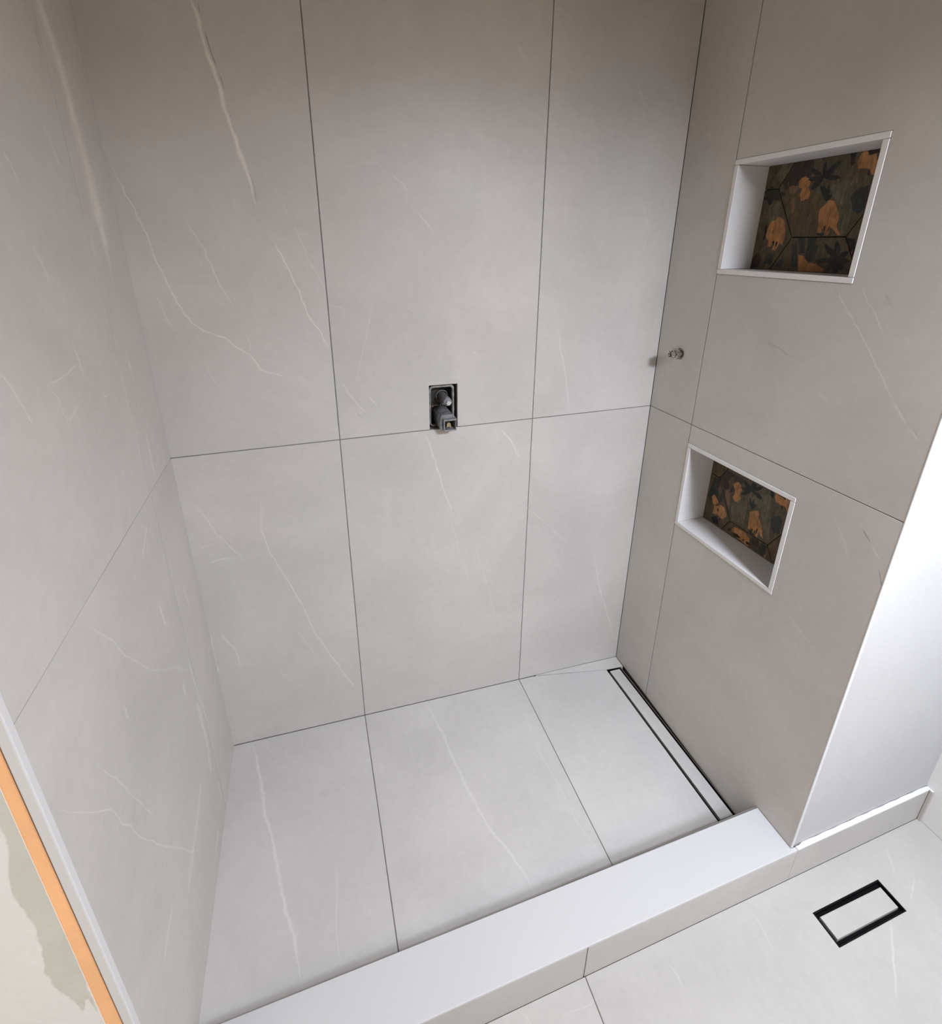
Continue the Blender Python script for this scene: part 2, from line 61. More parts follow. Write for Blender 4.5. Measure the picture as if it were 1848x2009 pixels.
PRINT = {"U":[[5,[-0.2526,1.8313,-0.3364,1.8299,-0.3392,1.8082,-0.3345,1.7823,-0.3082,1.7701,-0.2709,1.7709,-0.2519,1.7958]],[7,[-0.2365,1.8052,-0.2546,1.836,-0.2833,1.8322,-0.2689,1.8041,-0.2545,1.7853]],[4,[-0.2806,1.77,-0.35,1.7663,-0.3748,1.7352,-0.3714,1.6613,-0.3272,1.6593,-0.3008,1.7147]],[7,[-0.3909,1.7672,-0.4345,1.7766,-0.4519,1.7299,-0.4556,1.6975,-0.4555,1.66,-0.4407,1.6579,-0.4196,1.7181]],[6,[-0.2799,1.7726,-0.2882,1.7769,-0.3069,1.7752,-0.3119,1.7672,-0.299,1.7583,-0.2864,1.7593]],[6,[-0.2926,1.741,-0.3041,1.7503,-0.3095,1.7168,-0.3053,1.7093]],[7,[-0.2306,1.7345,-0.2658,1.7402,-0.2777,1.7185,-0.2625,1.7007,-0.2449,1.6906]],[3,[-0.3056,1.7803,-0.3104,1.7909,-0.3214,1.7939,-0.3329,1.7885,-0.3393,1.777,-0.3368,1.7674,-0.343,1.7547,-0.3403,1.7426,-0.3221,1.7389,-0.3158,1.7544,-0.3195,1.7665,-0.3094,1.7712]],[1,[-0.3703,1.7881,-0.359,1.7982,-0.3488,1.8057,-0.3372,1.811,-0.3265,1.8133,-0.3334,1.8049,-0.3435,1.7969,-0.3548,1.7912,-0.369,1.7859]],[1,[-0.369,1.7884,-0.3557,1.7912,-0.3451,1.792,-0.3357,1.7898,-0.3294,1.7852,-0.3395,1.7814,-0.3505,1.7801,-0.3599,1.7817,-0.3703,1.7855]],[1,[-0.3682,1.7882,-0.357,1.7834,-0.349,1.7782,-0.3439,1.7705,-0.3425,1.7621,-0.3522,1.7638,-0.3608,1.7687,-0.3663,1.7759,-0.371,1.7858]],[1,[-0.3713,1.7866,-0.374,1.7961,-0.3745,1.8043,-0.3716,1.8133,-0.3661,1.8212,-0.362,1.8156,-0.3608,1.8075,-0.363,1.7986,-0.3679,1.7874]],[1,[-0.371,1.7858,-0.3855,1.7939,-0.3958,1.8017,-0.4031,1.8116,-0.4064,1.8215,-0.3954,1.818,-0.3846,1.8109,-0.3764,1.8014,-0.3682,1.7881]],[1,[-0.37,1.7855,-0.3841,1.7809,-0.3953,1.7787,-0.4055,1.7793,-0.4129,1.7823,-0.4035,1.7872,-0.3923,1.7901,-0.3817,1.7902,-0.3692,1.7884]],[1,[-0.3709,1.7857,-0.3807,1.7875,-0.3874,1.7902,-0.3914,1.7954,-0.3924,1.8018,-0.3843,1.8024,-0.3771,1.8003,-0.3724,1.7956,-0.3683,1.7883]],[1,[-0.3899,1.7345,-0.3853,1.7464,-0.3803,1.756,-0.3731,1.7651,-0.3653,1.772,-0.3669,1.7638,-0.3715,1.754,-0.3782,1.7447,-0.3877,1.734]],[1,[-0.39,1.7343,-0.3884,1.7461,-0.3858,1.7558,-0.3807,1.7656,-0.3745,1.7735,-0.3739,1.7657,-0.376,1.7559,-0.3806,1.746,-0.3876,1.7343]],[1,[-0.3901,1.734,-0.3925,1.744,-0.3931,1.7527,-0.3913,1.7619,-0.3875,1.7699,-0.3842,1.7637,-0.383,1.7552,-0.3843,1.746,-0.3875,1.7346]],[1,[-0.3899,1.7335,-0.3956,1.7367,-0.3992,1.74,-0.4005,1.7448,-0.3994,1.7501,-0.3941,1.749,-0.3901,1.746,-0.3883,1.7414,-0.3876,1.735]],[3,[-0.3768,1.701,-0.3793,1.718,-0.3907,1.727,-0.3961,1.7373,-0.4088,1.7341,-0.4157,1.723,-0.4247,1.7107,-0.4297,1.6916,-0.429,1.6773,-0.4426,1.6602,-0.4371,1.6567,-0.4243,1.6702,-0.415,1.6752,-0.4137,1.6594,-0.4048,1.6571,-0.4034,1.6731,-0.3951,1.6733,-0.3935,1.6634,-0.385,1.6636,-0.3847,1.681]],[9,[-0.3895,1.7053,-0.3954,1.7038,-0.3973,1.6965,-0.3918,1.6967]],[9,[-0.3915,1.7341,-0.4075,1.7341,-0.4097,1.7257,-0.3962,1.7266]],[8,[-0.398,1.6781,-0.4031,1.6792,-0.4026,1.6707,-0.3993,1.6707]],[8,[-0.4096,1.6754,-0.4144,1.6777,-0.4121,1.6656,-0.4089,1.6656]],[8,[-0.3865,1.6635,-0.4046,1.6632,-0.4007,1.6571,-0.3863,1.6586]],[3,[-0.2424,1.6797,-0.2476,1.6932,-0.2632,1.698,-0.2712,1.7057,-0.2862,1.6971,-0.2955,1.673,-0.2986,1.6543,-0.2968,1.6355,-0.2873,1.6409,-0.2788,1.6217,-0.2681,1.6243,-0.2707,1.6409,-0.2599,1.6298,-0.2523,1.6325,-0.2523,1.6464,-0.241,1.6576]],[9,[-0.2619,1.7034,-0.2748,1.7042,-0.2768,1.6961,-0.2672,1.6952]],[9,[-0.2572,1.6684,-0.2659,1.6669,-0.2656,1.6614,-0.2585,1.6629]],[8,[-0.2633,1.6436,-0.2694,1.6464,-0.2721,1.6354,-0.2674,1.634]],[8,[-0.2757,1.6409,-0.2827,1.6463,-0.2794,1.6327,-0.2758,1.6313]],[8,[-0.2339,1.6437,-0.2337,1.6799,-0.2359,1.6991,-0.239,1.6798,-0.2406,1.6521]],[1,[-0.2377,1.7581,-0.2306,1.7652,-0.224,1.7699,-0.2158,1.7719,-0.2079,1.7711,-0.2117,1.7645,-0.2181,1.7594,-0.226,1.7568,-0.2362,1.7555]],[1,[-0.2359,1.7584,-0.2258,1.76,-0.2184,1.7598,-0.2133,1.7564,-0.2111,1.7507,-0.2195,1.7475,-0.2273,1.7471,-0.2328,1.7499,-0.238,1.7552]],[1,[-0.2349,1.7575,-0.2285,1.7526,-0.2252,1.7476,-0.2261,1.7411,-0.2306,1.7345,-0.2377,1.7369,-0.2417,1.7416,-0.2416,1.7477,-0.239,1.756]],[1,[-0.2388,1.7556,-0.2478,1.7585,-0.2534,1.7622,-0.2555,1.7681,-0.2538,1.775,-0.2455,1.7747,-0.2391,1.7716,-0.2363,1.7661,-0.2351,1.758]],[1,[-0.239,1.7567,-0.241,1.7642,-0.2406,1.7706,-0.2362,1.7771,-0.2289,1.7825,-0.2248,1.7777,-0.2244,1.7713,-0.228,1.7648,-0.2349,1.7569]],[1,[-0.2377,1.7552,-0.2517,1.7527,-0.2623,1.7523,-0.2712,1.755,-0.2768,1.7601,-0.2668,1.7639,-0.256,1.765,-0.2466,1.7629,-0.2362,1.7584]],[1,[-0.2364,1.7554,-0.2437,1.7489,-0.2502,1.745,-0.2577,1.7439,-0.2644,1.7455,-0.2604,1.7516,-0.2541,1.7561,-0.2469,1.7578,-0.2375,1.7582]],[3,[-0.4417,1.809,-0.4442,1.8217,-0.455,1.8341,-0.4633,1.8201,-0.479,1.8211,-0.4866,1.801,-0.4856,1.7799,-0.4786,1.7807,-0.4732,1.7921,-0.463,1.7954,-0.4463,1.7964]],[8,[-0.4691,1.7904,-0.4726,1.79,-0.4756,1.7788,-0.4715,1.7815]],[8,[-0.4553,1.833,-0.4807,1.8313,-0.483,1.8226,-0.4654,1.8209]],[8,[-0.4198,1.8318,-0.4344,1.8318,-0.4366,1.8053,-0.4297,1.804]],[2,[-0.4456,1.7394,-0.4551,1.7545,-0.4796,1.7599,-0.4835,1.741,-0.4831,1.7121,-0.4717,1.7014,-0.4575,1.709]],[1,[-0.4497,1.6043,-0.4409,1.6174,-0.4321,1.6273,-0.4208,1.6352,-0.4093,1.6397,-0.4137,1.6294,-0.4221,1.6189,-0.433,1.6106,-0.4473,1.6021]],[1,[-0.4504,1.6032,-0.4517,1.6162,-0.451,1.6271,-0.4466,1.6381,-0.4396,1.647,-0.4362,1.6386,-0.4361,1.6277,-0.4399,1.6166,-0.4467,1.6032]],[1,[-0.4499,1.6018,-0.4604,1.6049,-0.4676,1.6089,-0.4719,1.6155,-0.4728,1.6232,-0.4642,1.6231,-0.4565,1.6198,-0.4515,1.6137,-0.4471,1.6046]],[1,[-0.448,1.6049,-0.4311,1.6075,-0.4172,1.6079,-0.4042,1.6048,-0.3946,1.599,-0.4073,1.5949,-0.4217,1.594,-0.4346,1.5965,-0.4491,1.6015]],[1,[-0.4488,1.6015,-0.4593,1.597,-0.4677,1.595,-0.4756,1.5964,-0.4814,1.6006,-0.4743,1.6058,-0.4659,1.6085,-0.4578,1.6078,-0.4483,1.6049]],[1,[-0.4469,1.6044,-0.4376,1.5997,-0.4315,1.5946,-0.4286,1.587,-0.4294,1.5787,-0.4379,1.5804,-0.4446,1.5852,-0.4481,1.5922,-0.4501,1.602]],[1,[-0.4472,1.6023,-0.4514,1.5926,-0.4563,1.5856,-0.4638,1.5805,-0.472,1.5783,-0.4709,1.586,-0.4667,1.5933,-0.4598,1.5987,-0.4498,1.6042]],[1,[-0.4467,1.6034,-0.4437,1.5944,-0.4433,1.5868,-0.4466,1.5789,-0.4527,1.5723,-0.4571,1.5782,-0.4583,1.5858,-0.4557,1.5936,-0.4504,1.6031]],[2,[-0.3381,1.6527,-0.3591,1.6525,-0.3639,1.6164,-0.3504,1.6161]],[2,[-0.3649,1.6525,-0.3876,1.6535,-0.3846,1.6155,-0.3806,1.5973,-0.369,1.6021]],[2,[-0.3232,1.6383,-0.338,1.6409,-0.3527,1.583,-0.3374,1.5824]],[2,[-0.3865,1.6359,-0.3964,1.6359,-0.3929,1.6002,-0.382,1.5973]],[2,[-0.2851,1.5829,-0.2975,1.6,-0.3134,1.6019,-0.3056,1.581]],[3,[-0.3487,1.6134,-0.3642,1.6093,-0.3798,1.5946,-0.4005,1.5928,-0.4233,1.581,-0.4218,1.5758,-0.3566,1.5738]],[5,[-0.209,1.5739,-0.2134,1.6092,-0.2276,1.6181,-0.2396,1.5983,-0.2374,1.5781]],[8,[-0.458,1.6505,-0.4802,1.6515,-0.4874,1.6151,-0.4807,1.6126]],[2,[-0.2512,1.5873,-0.2571,1.613,-0.2775,1.6134,-0.277,1.5882]]],"L":[[5,[-0.2331,0.9628,-0.2717,0.9774,-0.3318,0.9736,-0.3265,0.942,-0.2886,0.9049,-0.265,0.9172,-0.2465,0.9356]],[4,[-0.2239,0.9402,-0.2306,0.9737,-0.2504,0.9796,-0.2561,0.9553,-0.2427,0.9368]],[4,[-0.2798,0.9426,-0.2943,0.9673,-0.3035,0.9423,-0.2909,0.9242]],[7,[-0.3023,0.8757,-0.3567,0.9226,-0.3641,0.8915,-0.3608,0.8391,-0.3204,0.8277]],[7,[-0.3803,0.9521,-0.4281,0.9712,-0.4401,0.9112,-0.4486,0.8654,-0.4541,0.8315,-0.4409,0.8259,-0.4171,0.8867]],[2,[-0.2195,0.8946,-0.2258,0.9319,-0.2459,0.9384,-0.2536,0.9207,-0.2471,0.9022,-0.2599,0.8778,-0.2662,0.9118,-0.2738,0.9095,-0.2726,0.869,-0.2612,0.8567,-0.2392,0.8733,-0.2312,0.8437,-0.2146,0.8669]],[3,[-0.2313,0.8628,-0.2379,0.8789,-0.247,0.8711,-0.2606,0.8595,-0.2496,0.8441,-0.2391,0.8416]],[3,[-0.299,0.9401,-0.3046,0.9517,-0.3175,0.9594,-0.3269,0.9539,-0.3329,0.9423,-0.3302,0.9263,-0.3354,0.9114,-0.3278,0.8955,-0.3154,0.8918,-0.3063,0.902,-0.3127,0.9173,-0.3096,0.9306]],[6,[-0.2793,0.9153,-0.2909,0.9242,-0.2917,0.9065,-0.2985,0.8919,-0.3031,0.8578,-0.2929,0.8645,-0.2791,0.8939]],[9,[-0.247,0.8395,-0.2606,0.8438,-0.2689,0.8546,-0.2865,0.8548,-0.2991,0.8308,-0.2861,0.8109,-0.267,0.8158,-0.2462,0.8104]],[8,[-0.2587,0.8364,-0.2638,0.8377,-0.2657,0.8293,-0.2616,0.827]],[8,[-0.2422,0.7952,-0.2613,0.8093,-0.2741,0.8008,-0.2742,0.7848,-0.2567,0.7809]],[1,[-0.367,0.9563,-0.3583,0.9651,-0.35,0.9707,-0.3394,0.9732,-0.3289,0.9722,-0.3335,0.9641,-0.3416,0.9577,-0.3517,0.9547,-0.365,0.9531]],[1,[-0.366,0.9564,-0.3548,0.9574,-0.3453,0.9565,-0.3355,0.9521,-0.3273,0.9453,-0.335,0.9424,-0.3446,0.9428,-0.3543,0.9465,-0.3659,0.953]],[1,[-0.3651,0.9559,-0.3532,0.9496,-0.3441,0.943,-0.3366,0.934,-0.3323,0.9245,-0.3417,0.9273,-0.3513,0.9336,-0.3589,0.9421,-0.3669,0.9535]],[1,[-0.3677,0.9552,-0.3714,0.9651,-0.3728,0.9729,-0.3709,0.9798,-0.3664,0.9846,-0.3616,0.9775,-0.3595,0.9695,-0.3607,0.9623,-0.3643,0.9543]],[1,[-0.3668,0.9535,-0.3788,0.9594,-0.3878,0.9655,-0.3951,0.9739,-0.3995,0.9828,-0.3907,0.9806,-0.3814,0.9752,-0.3736,0.9672,-0.3652,0.9559]],[1,[-0.3652,0.953,-0.3756,0.9465,-0.385,0.9429,-0.3958,0.9427,-0.4057,0.9456,-0.3999,0.9521,-0.391,0.9564,-0.3805,0.9573,-0.3667,0.9564]],[1,[-0.3675,0.9545,-0.374,0.9619,-0.3777,0.9683,-0.3785,0.9751,-0.3763,0.981,-0.37,0.9765,-0.3656,0.9702,-0.3642,0.9634,-0.3644,0.9549]],[7,[-0.3568,0.9284,-0.3695,0.9465,-0.3815,0.947,-0.3956,0.9261,-0.386,0.9036,-0.3684,0.8998]],[1,[-0.3788,0.8998,-0.3766,0.9111,-0.3738,0.9198,-0.3691,0.9272,-0.3637,0.9321,-0.364,0.9237,-0.3664,0.9147,-0.3707,0.907,-0.377,0.8985]],[1,[-0.3788,0.8994,-0.3812,0.9106,-0.3821,0.9196,-0.3812,0.9279,-0.3786,0.9341,-0.3757,0.9264,-0.3744,0.9173,-0.375,0.9088,-0.3769,0.8989]],[1,[-0.3787,0.8989,-0.3843,0.9056,-0.388,0.9114,-0.3901,0.9177,-0.3903,0.9232,-0.3856,0.9192,-0.3815,0.9135,-0.379,0.9073,-0.377,0.8994]],[3,[-0.3746,0.8739,-0.3743,0.8884,-0.3872,0.8985,-0.3949,0.9043,-0.405,0.8999,-0.4055,0.8857,-0.4195,0.8709,-0.4245,0.8565,-0.4339,0.8303,-0.4237,0.8356,-0.418,0.8467,-0.4145,0.824,-0.4079,0.8258,-0.4068,0.8429,-0.3995,0.8414,-0.3979,0.8226,-0.3906,0.827,-0.3923,0.8459,-0.3846,0.8324,-0.38,0.8385]],[9,[-0.3899,0.9,-0.4005,0.906,-0.4056,0.8973,-0.395,0.8914]],[9,[-0.3859,0.8657,-0.3917,0.8676,-0.3916,0.8617,-0.3872,0.8606]],[8,[-0.4075,0.8462,-0.4116,0.8545,-0.4113,0.8368,-0.4074,0.8343]],[8,[-0.3922,0.8399,-0.3956,0.8449,-0.3968,0.8338,-0.3927,0.8313]],[8,[-0.3846,0.8324,-0.3934,0.8347,-0.4053,0.8241,-0.3899,0.8236]],[2,[-0.4425,0.9014,-0.45,0.9169,-0.4669,0.9265,-0.4788,0.9115,-0.4766,0.8769,-0.4639,0.8606,-0.4511,0.8783]],[3,[-0.4404,0.9667,-0.439,0.9836,-0.4585,0.9816,-0.4715,0.9831,-0.4849,0.9822,-0.4885,0.947,-0.4833,0.9467,-0.4745,0.9607,-0.4591,0.9577,-0.4446,0.9608]],[8,[-0.4643,0.9564,-0.4676,0.9582,-0.4691,0.9482,-0.4659,0.9478]],[8,[-0.4618,0.9847,-0.4712,0.9843,-0.4704,0.9772]],[8,[-0.422,0.9845,-0.4337,0.9823,-0.4355,0.9641,-0.428,0.9657]],[3,[-0.3275,0.7977,-0.3341,0.8126,-0.3567,0.8154,-0.3761,0.8151,-0.3909,0.8062,-0.3993,0.7844,-0.385,0.7781,-0.3643,0.7833,-0.3402,0.7868]],[9,[-0.3341,0.7986,-0.3493,0.8048,-0.3576,0.7976,-0.3496,0.7896]],[8,[-0.3126,0.795,-0.3268,0.8005,-0.3225,0.79,-0.3146,0.7868]],[8,[-0.3309,0.7905,-0.3451,0.7945,-0.3617,0.794,-0.3602,0.7869,-0.3409,0.7841]],[8,[-0.3707,0.7905,-0.3764,0.794,-0.3776,0.7887,-0.372,0.7851]],[8,[-0.3818,0.7914,-0.3968,0.7949,-0.4014,0.7887,-0.3871,0.7826]],[5,[-0.3943,0.8053,-0.4065,0.819,-0.4254,0.8161,-0.4272,0.7965,-0.4068,0.7922]],[2,[-0.4279,0.8059,-0.4338,0.8185,-0.4515,0.8182,-0.4521,0.7922,-0.4432,0.7803,-0.4297,0.7862]],[4,[-0.4553,0.8265,-0.476,0.8568,-0.4816,0.8234,-0.4768,0.7972,-0.4658,0.7955]],[6,[-0.4477,0.7863,-0.4565,0.7981,-0.4577,0.7812,-0.4527,0.7778]]]}
INS = [(0.0257, -0.8886), (0.2444, -0.8908), (0.2438, -0.9362), (0.0261, -0.9353)]

# ---------------------------------------------------------------- materials
def mat(name, col, rough=0.5, metal=0.0, spec=0.5, var=0.0, scale=6.0, bump=0.0, bscale=60.0, col2=None):
    M = bpy.data.materials.new(name); M.use_nodes = True
    nt = M.node_tree; N = nt.nodes; L = nt.links; b = N['Principled BSDF']
    b.inputs['Roughness'].default_value = rough; b.inputs['Metallic'].default_value = metal
    b.inputs['Specular IOR Level'].default_value = spec
    tc = N.new('ShaderNodeTexCoord')
    n = N.new('ShaderNodeTexNoise'); n.inputs['Scale'].default_value = scale; n.inputs['Detail'].default_value = 6
    L.new(tc.outputs['Object'], n.inputs['Vector'])
    r = N.new('ShaderNodeMapRange'); r.inputs[1].default_value = 0.3; r.inputs[2].default_value = 0.7
    L.new(n.outputs['Fac'], r.inputs[0])
    mx = N.new('ShaderNodeMix'); mx.data_type = 'RGBA'
    c2 = col2 or tuple(c * (1 - var) for c in col)
    mx.inputs[6].default_value = (*col, 1); mx.inputs[7].default_value = (*c2, 1)
    L.new(r.outputs[0], mx.inputs[0]); L.new(mx.outputs[2], b.inputs['Base Color'])
    if bump:
        n2 = N.new('ShaderNodeTexNoise'); n2.inputs['Scale'].default_value = bscale; n2.inputs['Detail'].default_value = 5
        L.new(tc.outputs['Object'], n2.inputs['Vector'])
        bp = N.new('ShaderNodeBump'); bp.inputs['Strength'].default_value = bump; bp.inputs['Distance'].default_value = 0.002
        L.new(n2.outputs['Fac'], bp.inputs['Height']); L.new(bp.outputs[0], b.inputs['Normal'])
    return M

def stone(name, col, light, dark, rough, spec=0.5):
    """Porcelain that looks like veined limestone: soft clouds, veins from the mesh attribute 'vein' (negative = dark hairline)."""
    M = bpy.data.materials.new(name); M.use_nodes = True
    nt = M.node_tree; N = nt.nodes; L = nt.links; b = N['Principled BSDF']
    b.inputs['Specular IOR Level'].default_value = spec
    tc = N.new('ShaderNodeTexCoord'); oi = N.new('ShaderNodeObjectInfo')
    sc = N.new('ShaderNodeVectorMath'); sc.operation = 'SCALE'; sc.inputs[0].default_value = (7, 3, 5)
    L.new(oi.outputs['Random'], sc.inputs['Scale'])
    ad = N.new('ShaderNodeVectorMath'); ad.operation = 'ADD'
    L.new(tc.outputs['Object'], ad.inputs[0]); L.new(sc.outputs[0], ad.inputs[1])
    def noise(s, d, rg=0.5, dist=0.0):
        n = N.new('ShaderNodeTexNoise'); n.inputs['Scale'].default_value = s; n.inputs['Detail'].default_value = d
        n.inputs['Roughness'].default_value = rg; n.inputs['Distortion'].default_value = dist
        L.new(ad.outputs[0], n.inputs['Vector']); return n.outputs['Fac']
    def math_(op, a, bb):
        n = N.new('ShaderNodeMath'); n.operation = op
        for i, x in enumerate((a, bb)):
            if isinstance(x, (int, float)): n.inputs[i].default_value = x
            else: L.new(x, n.inputs[i])
        return n.outputs[0]
    cloud = math_('ADD', math_('MULTIPLY', math_('SUBTRACT', noise(3.0, 6, 0.55, 0.6), 0.5), 0.36),
                  math_('MULTIPLY', math_('SUBTRACT', noise(48, 5, 0.65), 0.5), 0.16))
    gain = math_('ADD', 1.0, cloud)
    sc2 = N.new('ShaderNodeVectorMath'); sc2.operation = 'SCALE'; sc2.inputs[0].default_value = col
    L.new(gain, sc2.inputs['Scale'])
    at = N.new('ShaderNodeAttribute'); at.attribute_name = 'vein'
    brk = N.new('ShaderNodeMapRange'); brk.inputs[1].default_value = 0.32; brk.inputs[2].default_value = 0.60
    brk.inputs[3].default_value = 0.5; brk.inputs[4].default_value = 1.0
    L.new(noise(38, 5, 0.65), brk.inputs[0])
    vv = math_('MULTIPLY', at.outputs['Fac'], brk.outputs[0])
    # faint random hairline veins everywhere
    pos = N.new('ShaderNodeClamp'); L.new(vv, pos.inputs[0])
    neg = N.new('ShaderNodeClamp'); L.new(math_('MULTIPLY', vv, -1.0), neg.inputs[0])
    m1 = N.new('ShaderNodeMix'); m1.data_type = 'RGBA'; m1.inputs[7].default_value = (*light, 1)
    L.new(pos.outputs[0], m1.inputs[0]); L.new(sc2.outputs[0], m1.inputs[6])
    m2 = N.new('ShaderNodeMix'); m2.data_type = 'RGBA'; m2.inputs[7].default_value = (*dark, 1)
    L.new(neg.outputs[0], m2.inputs[0]); L.new(m1.outputs[2], m2.inputs[6])
    L.new(m2.outputs[2], b.inputs['Base Color'])
    rr = math_('ADD', rough, math_('MULTIPLY', math_('SUBTRACT', noise(5, 4), 0.5), 0.12))
    L.new(rr, b.inputs['Roughness'])
    bp = N.new('ShaderNodeBump'); bp.inputs['Strength'].default_value = 0.06; bp.inputs['Distance'].default_value = 0.001
    L.new(noise(120, 4), bp.inputs['Height']); L.new(bp.outputs[0], b.inputs['Normal'])
    return M

TILE = stone('veined_porcelain', (0.535, 0.510, 0.485), (0.80, 0.755, 0.69), (0.13, 0.11, 0.09), 0.42)
TILE_F = stone('veined_floor_porcelain', (0.545, 0.530, 0.510), (0.70, 0.68, 0.65), (0.22, 0.19, 0.16), 0.45)
TILE_O = stone('veined_porcelain_dimmed', (0.475, 0.460, 0.438), (0.64, 0.62, 0.59), (0.22, 0.19, 0.16), 0.45)  # same porcelain, darkened to offset strong light on floor, curb and baseboard
GROUT = mat('grey_grout', (0.21, 0.19, 0.175), 0.9, var=0.35, scale=25)
GROUT_L = mat('pale_grout', (0.46, 0.43, 0.41), 0.9, col2=(0.17, 0.155, 0.14), scale=3.5)
SCREED = mat('tile_adhesive', (0.22, 0.21, 0.20), 0.95, var=0.2)
WHITE = mat('white_solid_surface', (0.585, 0.585, 0.59), 0.45, var=0.02, scale=4)
NICHE = mat('white_niche_board', (0.74, 0.73, 0.73), 0.4, var=0.03, scale=8)
CAP = mat('white_filler', (0.84, 0.84, 0.85), 0.6, var=0.03, scale=30)
TRIM = mat('white_trim_profile', (0.66, 0.66, 0.665), 0.35, var=0.02)
PAINT = mat('white_wall_paint', (0.78, 0.775, 0.765), 0.85, var=0.04, scale=3, bump=0.15, bscale=90)
CEIL = mat('ceiling_paint', (0.42, 0.355, 0.27), 0.9, var=0.03)  # unseen ceiling, dark warm tone chosen to tint the bounced light
PAINT_W = mat('warm_wall_paint', (0.40, 0.34, 0.26), 0.9, var=0.04)  # unseen walls, toned dark and warm to colour the ambient bounce
BLACK = mat('black_channel', (0.005, 0.005, 0.006), 0.6, spec=0.12, var=0.4, scale=40)
STEEL = mat('dull_steel', (0.42, 0.39, 0.36), 0.4, metal=0.8, var=0.3, scale=30)
CHROME = mat('chrome', (0.88, 0.86, 0.83), 0.12, metal=1.0, col2=(0.20, 0.19, 0.18), scale=170)
BRASS = mat('brass', (0.62, 0.53, 0.34), 0.35, metal=0.6, var=0.3, scale=120)
RED = mat('dull_red_plastic', (0.16, 0.075, 0.065), 0.6, var=0.3, scale=80)
BOXM = mat('dark_dusty_plastic', (0.022, 0.020, 0.018), 0.7, col2=(0.06, 0.052, 0.045), scale=45)
GREY = mat('grey_dusty_plastic', (0.10, 0.105, 0.115), 0.5, col2=(0.33, 0.325, 0.325), scale=60, bump=0.3, bscale=200)
RIM = mat('pale_dusty_plastic', (0.10, 0.10, 0.092), 0.65, col2=(0.36, 0.36, 0.335), scale=50)
FOAM = mat('orange_foam_strip', (0.98, 0.54, 0.27), 0.9, var=0.10, scale=18, bump=0.3, bscale=150)

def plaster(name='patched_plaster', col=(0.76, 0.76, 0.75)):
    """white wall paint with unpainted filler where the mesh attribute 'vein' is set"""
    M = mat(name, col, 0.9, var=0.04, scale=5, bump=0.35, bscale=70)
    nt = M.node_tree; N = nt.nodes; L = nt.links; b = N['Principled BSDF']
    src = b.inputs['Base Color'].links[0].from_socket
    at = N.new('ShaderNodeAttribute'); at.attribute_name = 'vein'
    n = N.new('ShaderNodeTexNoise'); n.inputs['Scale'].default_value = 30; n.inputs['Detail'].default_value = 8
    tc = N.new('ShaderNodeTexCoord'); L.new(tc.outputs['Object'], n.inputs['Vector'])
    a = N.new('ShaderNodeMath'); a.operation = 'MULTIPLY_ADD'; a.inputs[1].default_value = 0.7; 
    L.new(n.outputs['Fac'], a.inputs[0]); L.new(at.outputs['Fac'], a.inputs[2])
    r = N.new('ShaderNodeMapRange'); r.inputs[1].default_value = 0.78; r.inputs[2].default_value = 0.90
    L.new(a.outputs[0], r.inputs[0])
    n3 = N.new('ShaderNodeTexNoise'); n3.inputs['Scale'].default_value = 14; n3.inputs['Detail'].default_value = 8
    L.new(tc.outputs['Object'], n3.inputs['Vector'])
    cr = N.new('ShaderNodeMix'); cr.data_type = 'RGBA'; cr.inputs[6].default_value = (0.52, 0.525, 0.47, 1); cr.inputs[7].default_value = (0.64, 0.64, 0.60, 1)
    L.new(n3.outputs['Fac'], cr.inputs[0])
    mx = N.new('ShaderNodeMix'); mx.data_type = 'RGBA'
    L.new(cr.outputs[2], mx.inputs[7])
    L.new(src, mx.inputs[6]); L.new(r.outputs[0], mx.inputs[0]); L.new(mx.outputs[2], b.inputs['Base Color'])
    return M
PLASTER = plaster()
PLASTER_R = plaster('white_plaster_dimmed', (0.50, 0.50, 0.503))  # plaster colour lowered to offset the strong lamp light on this wall

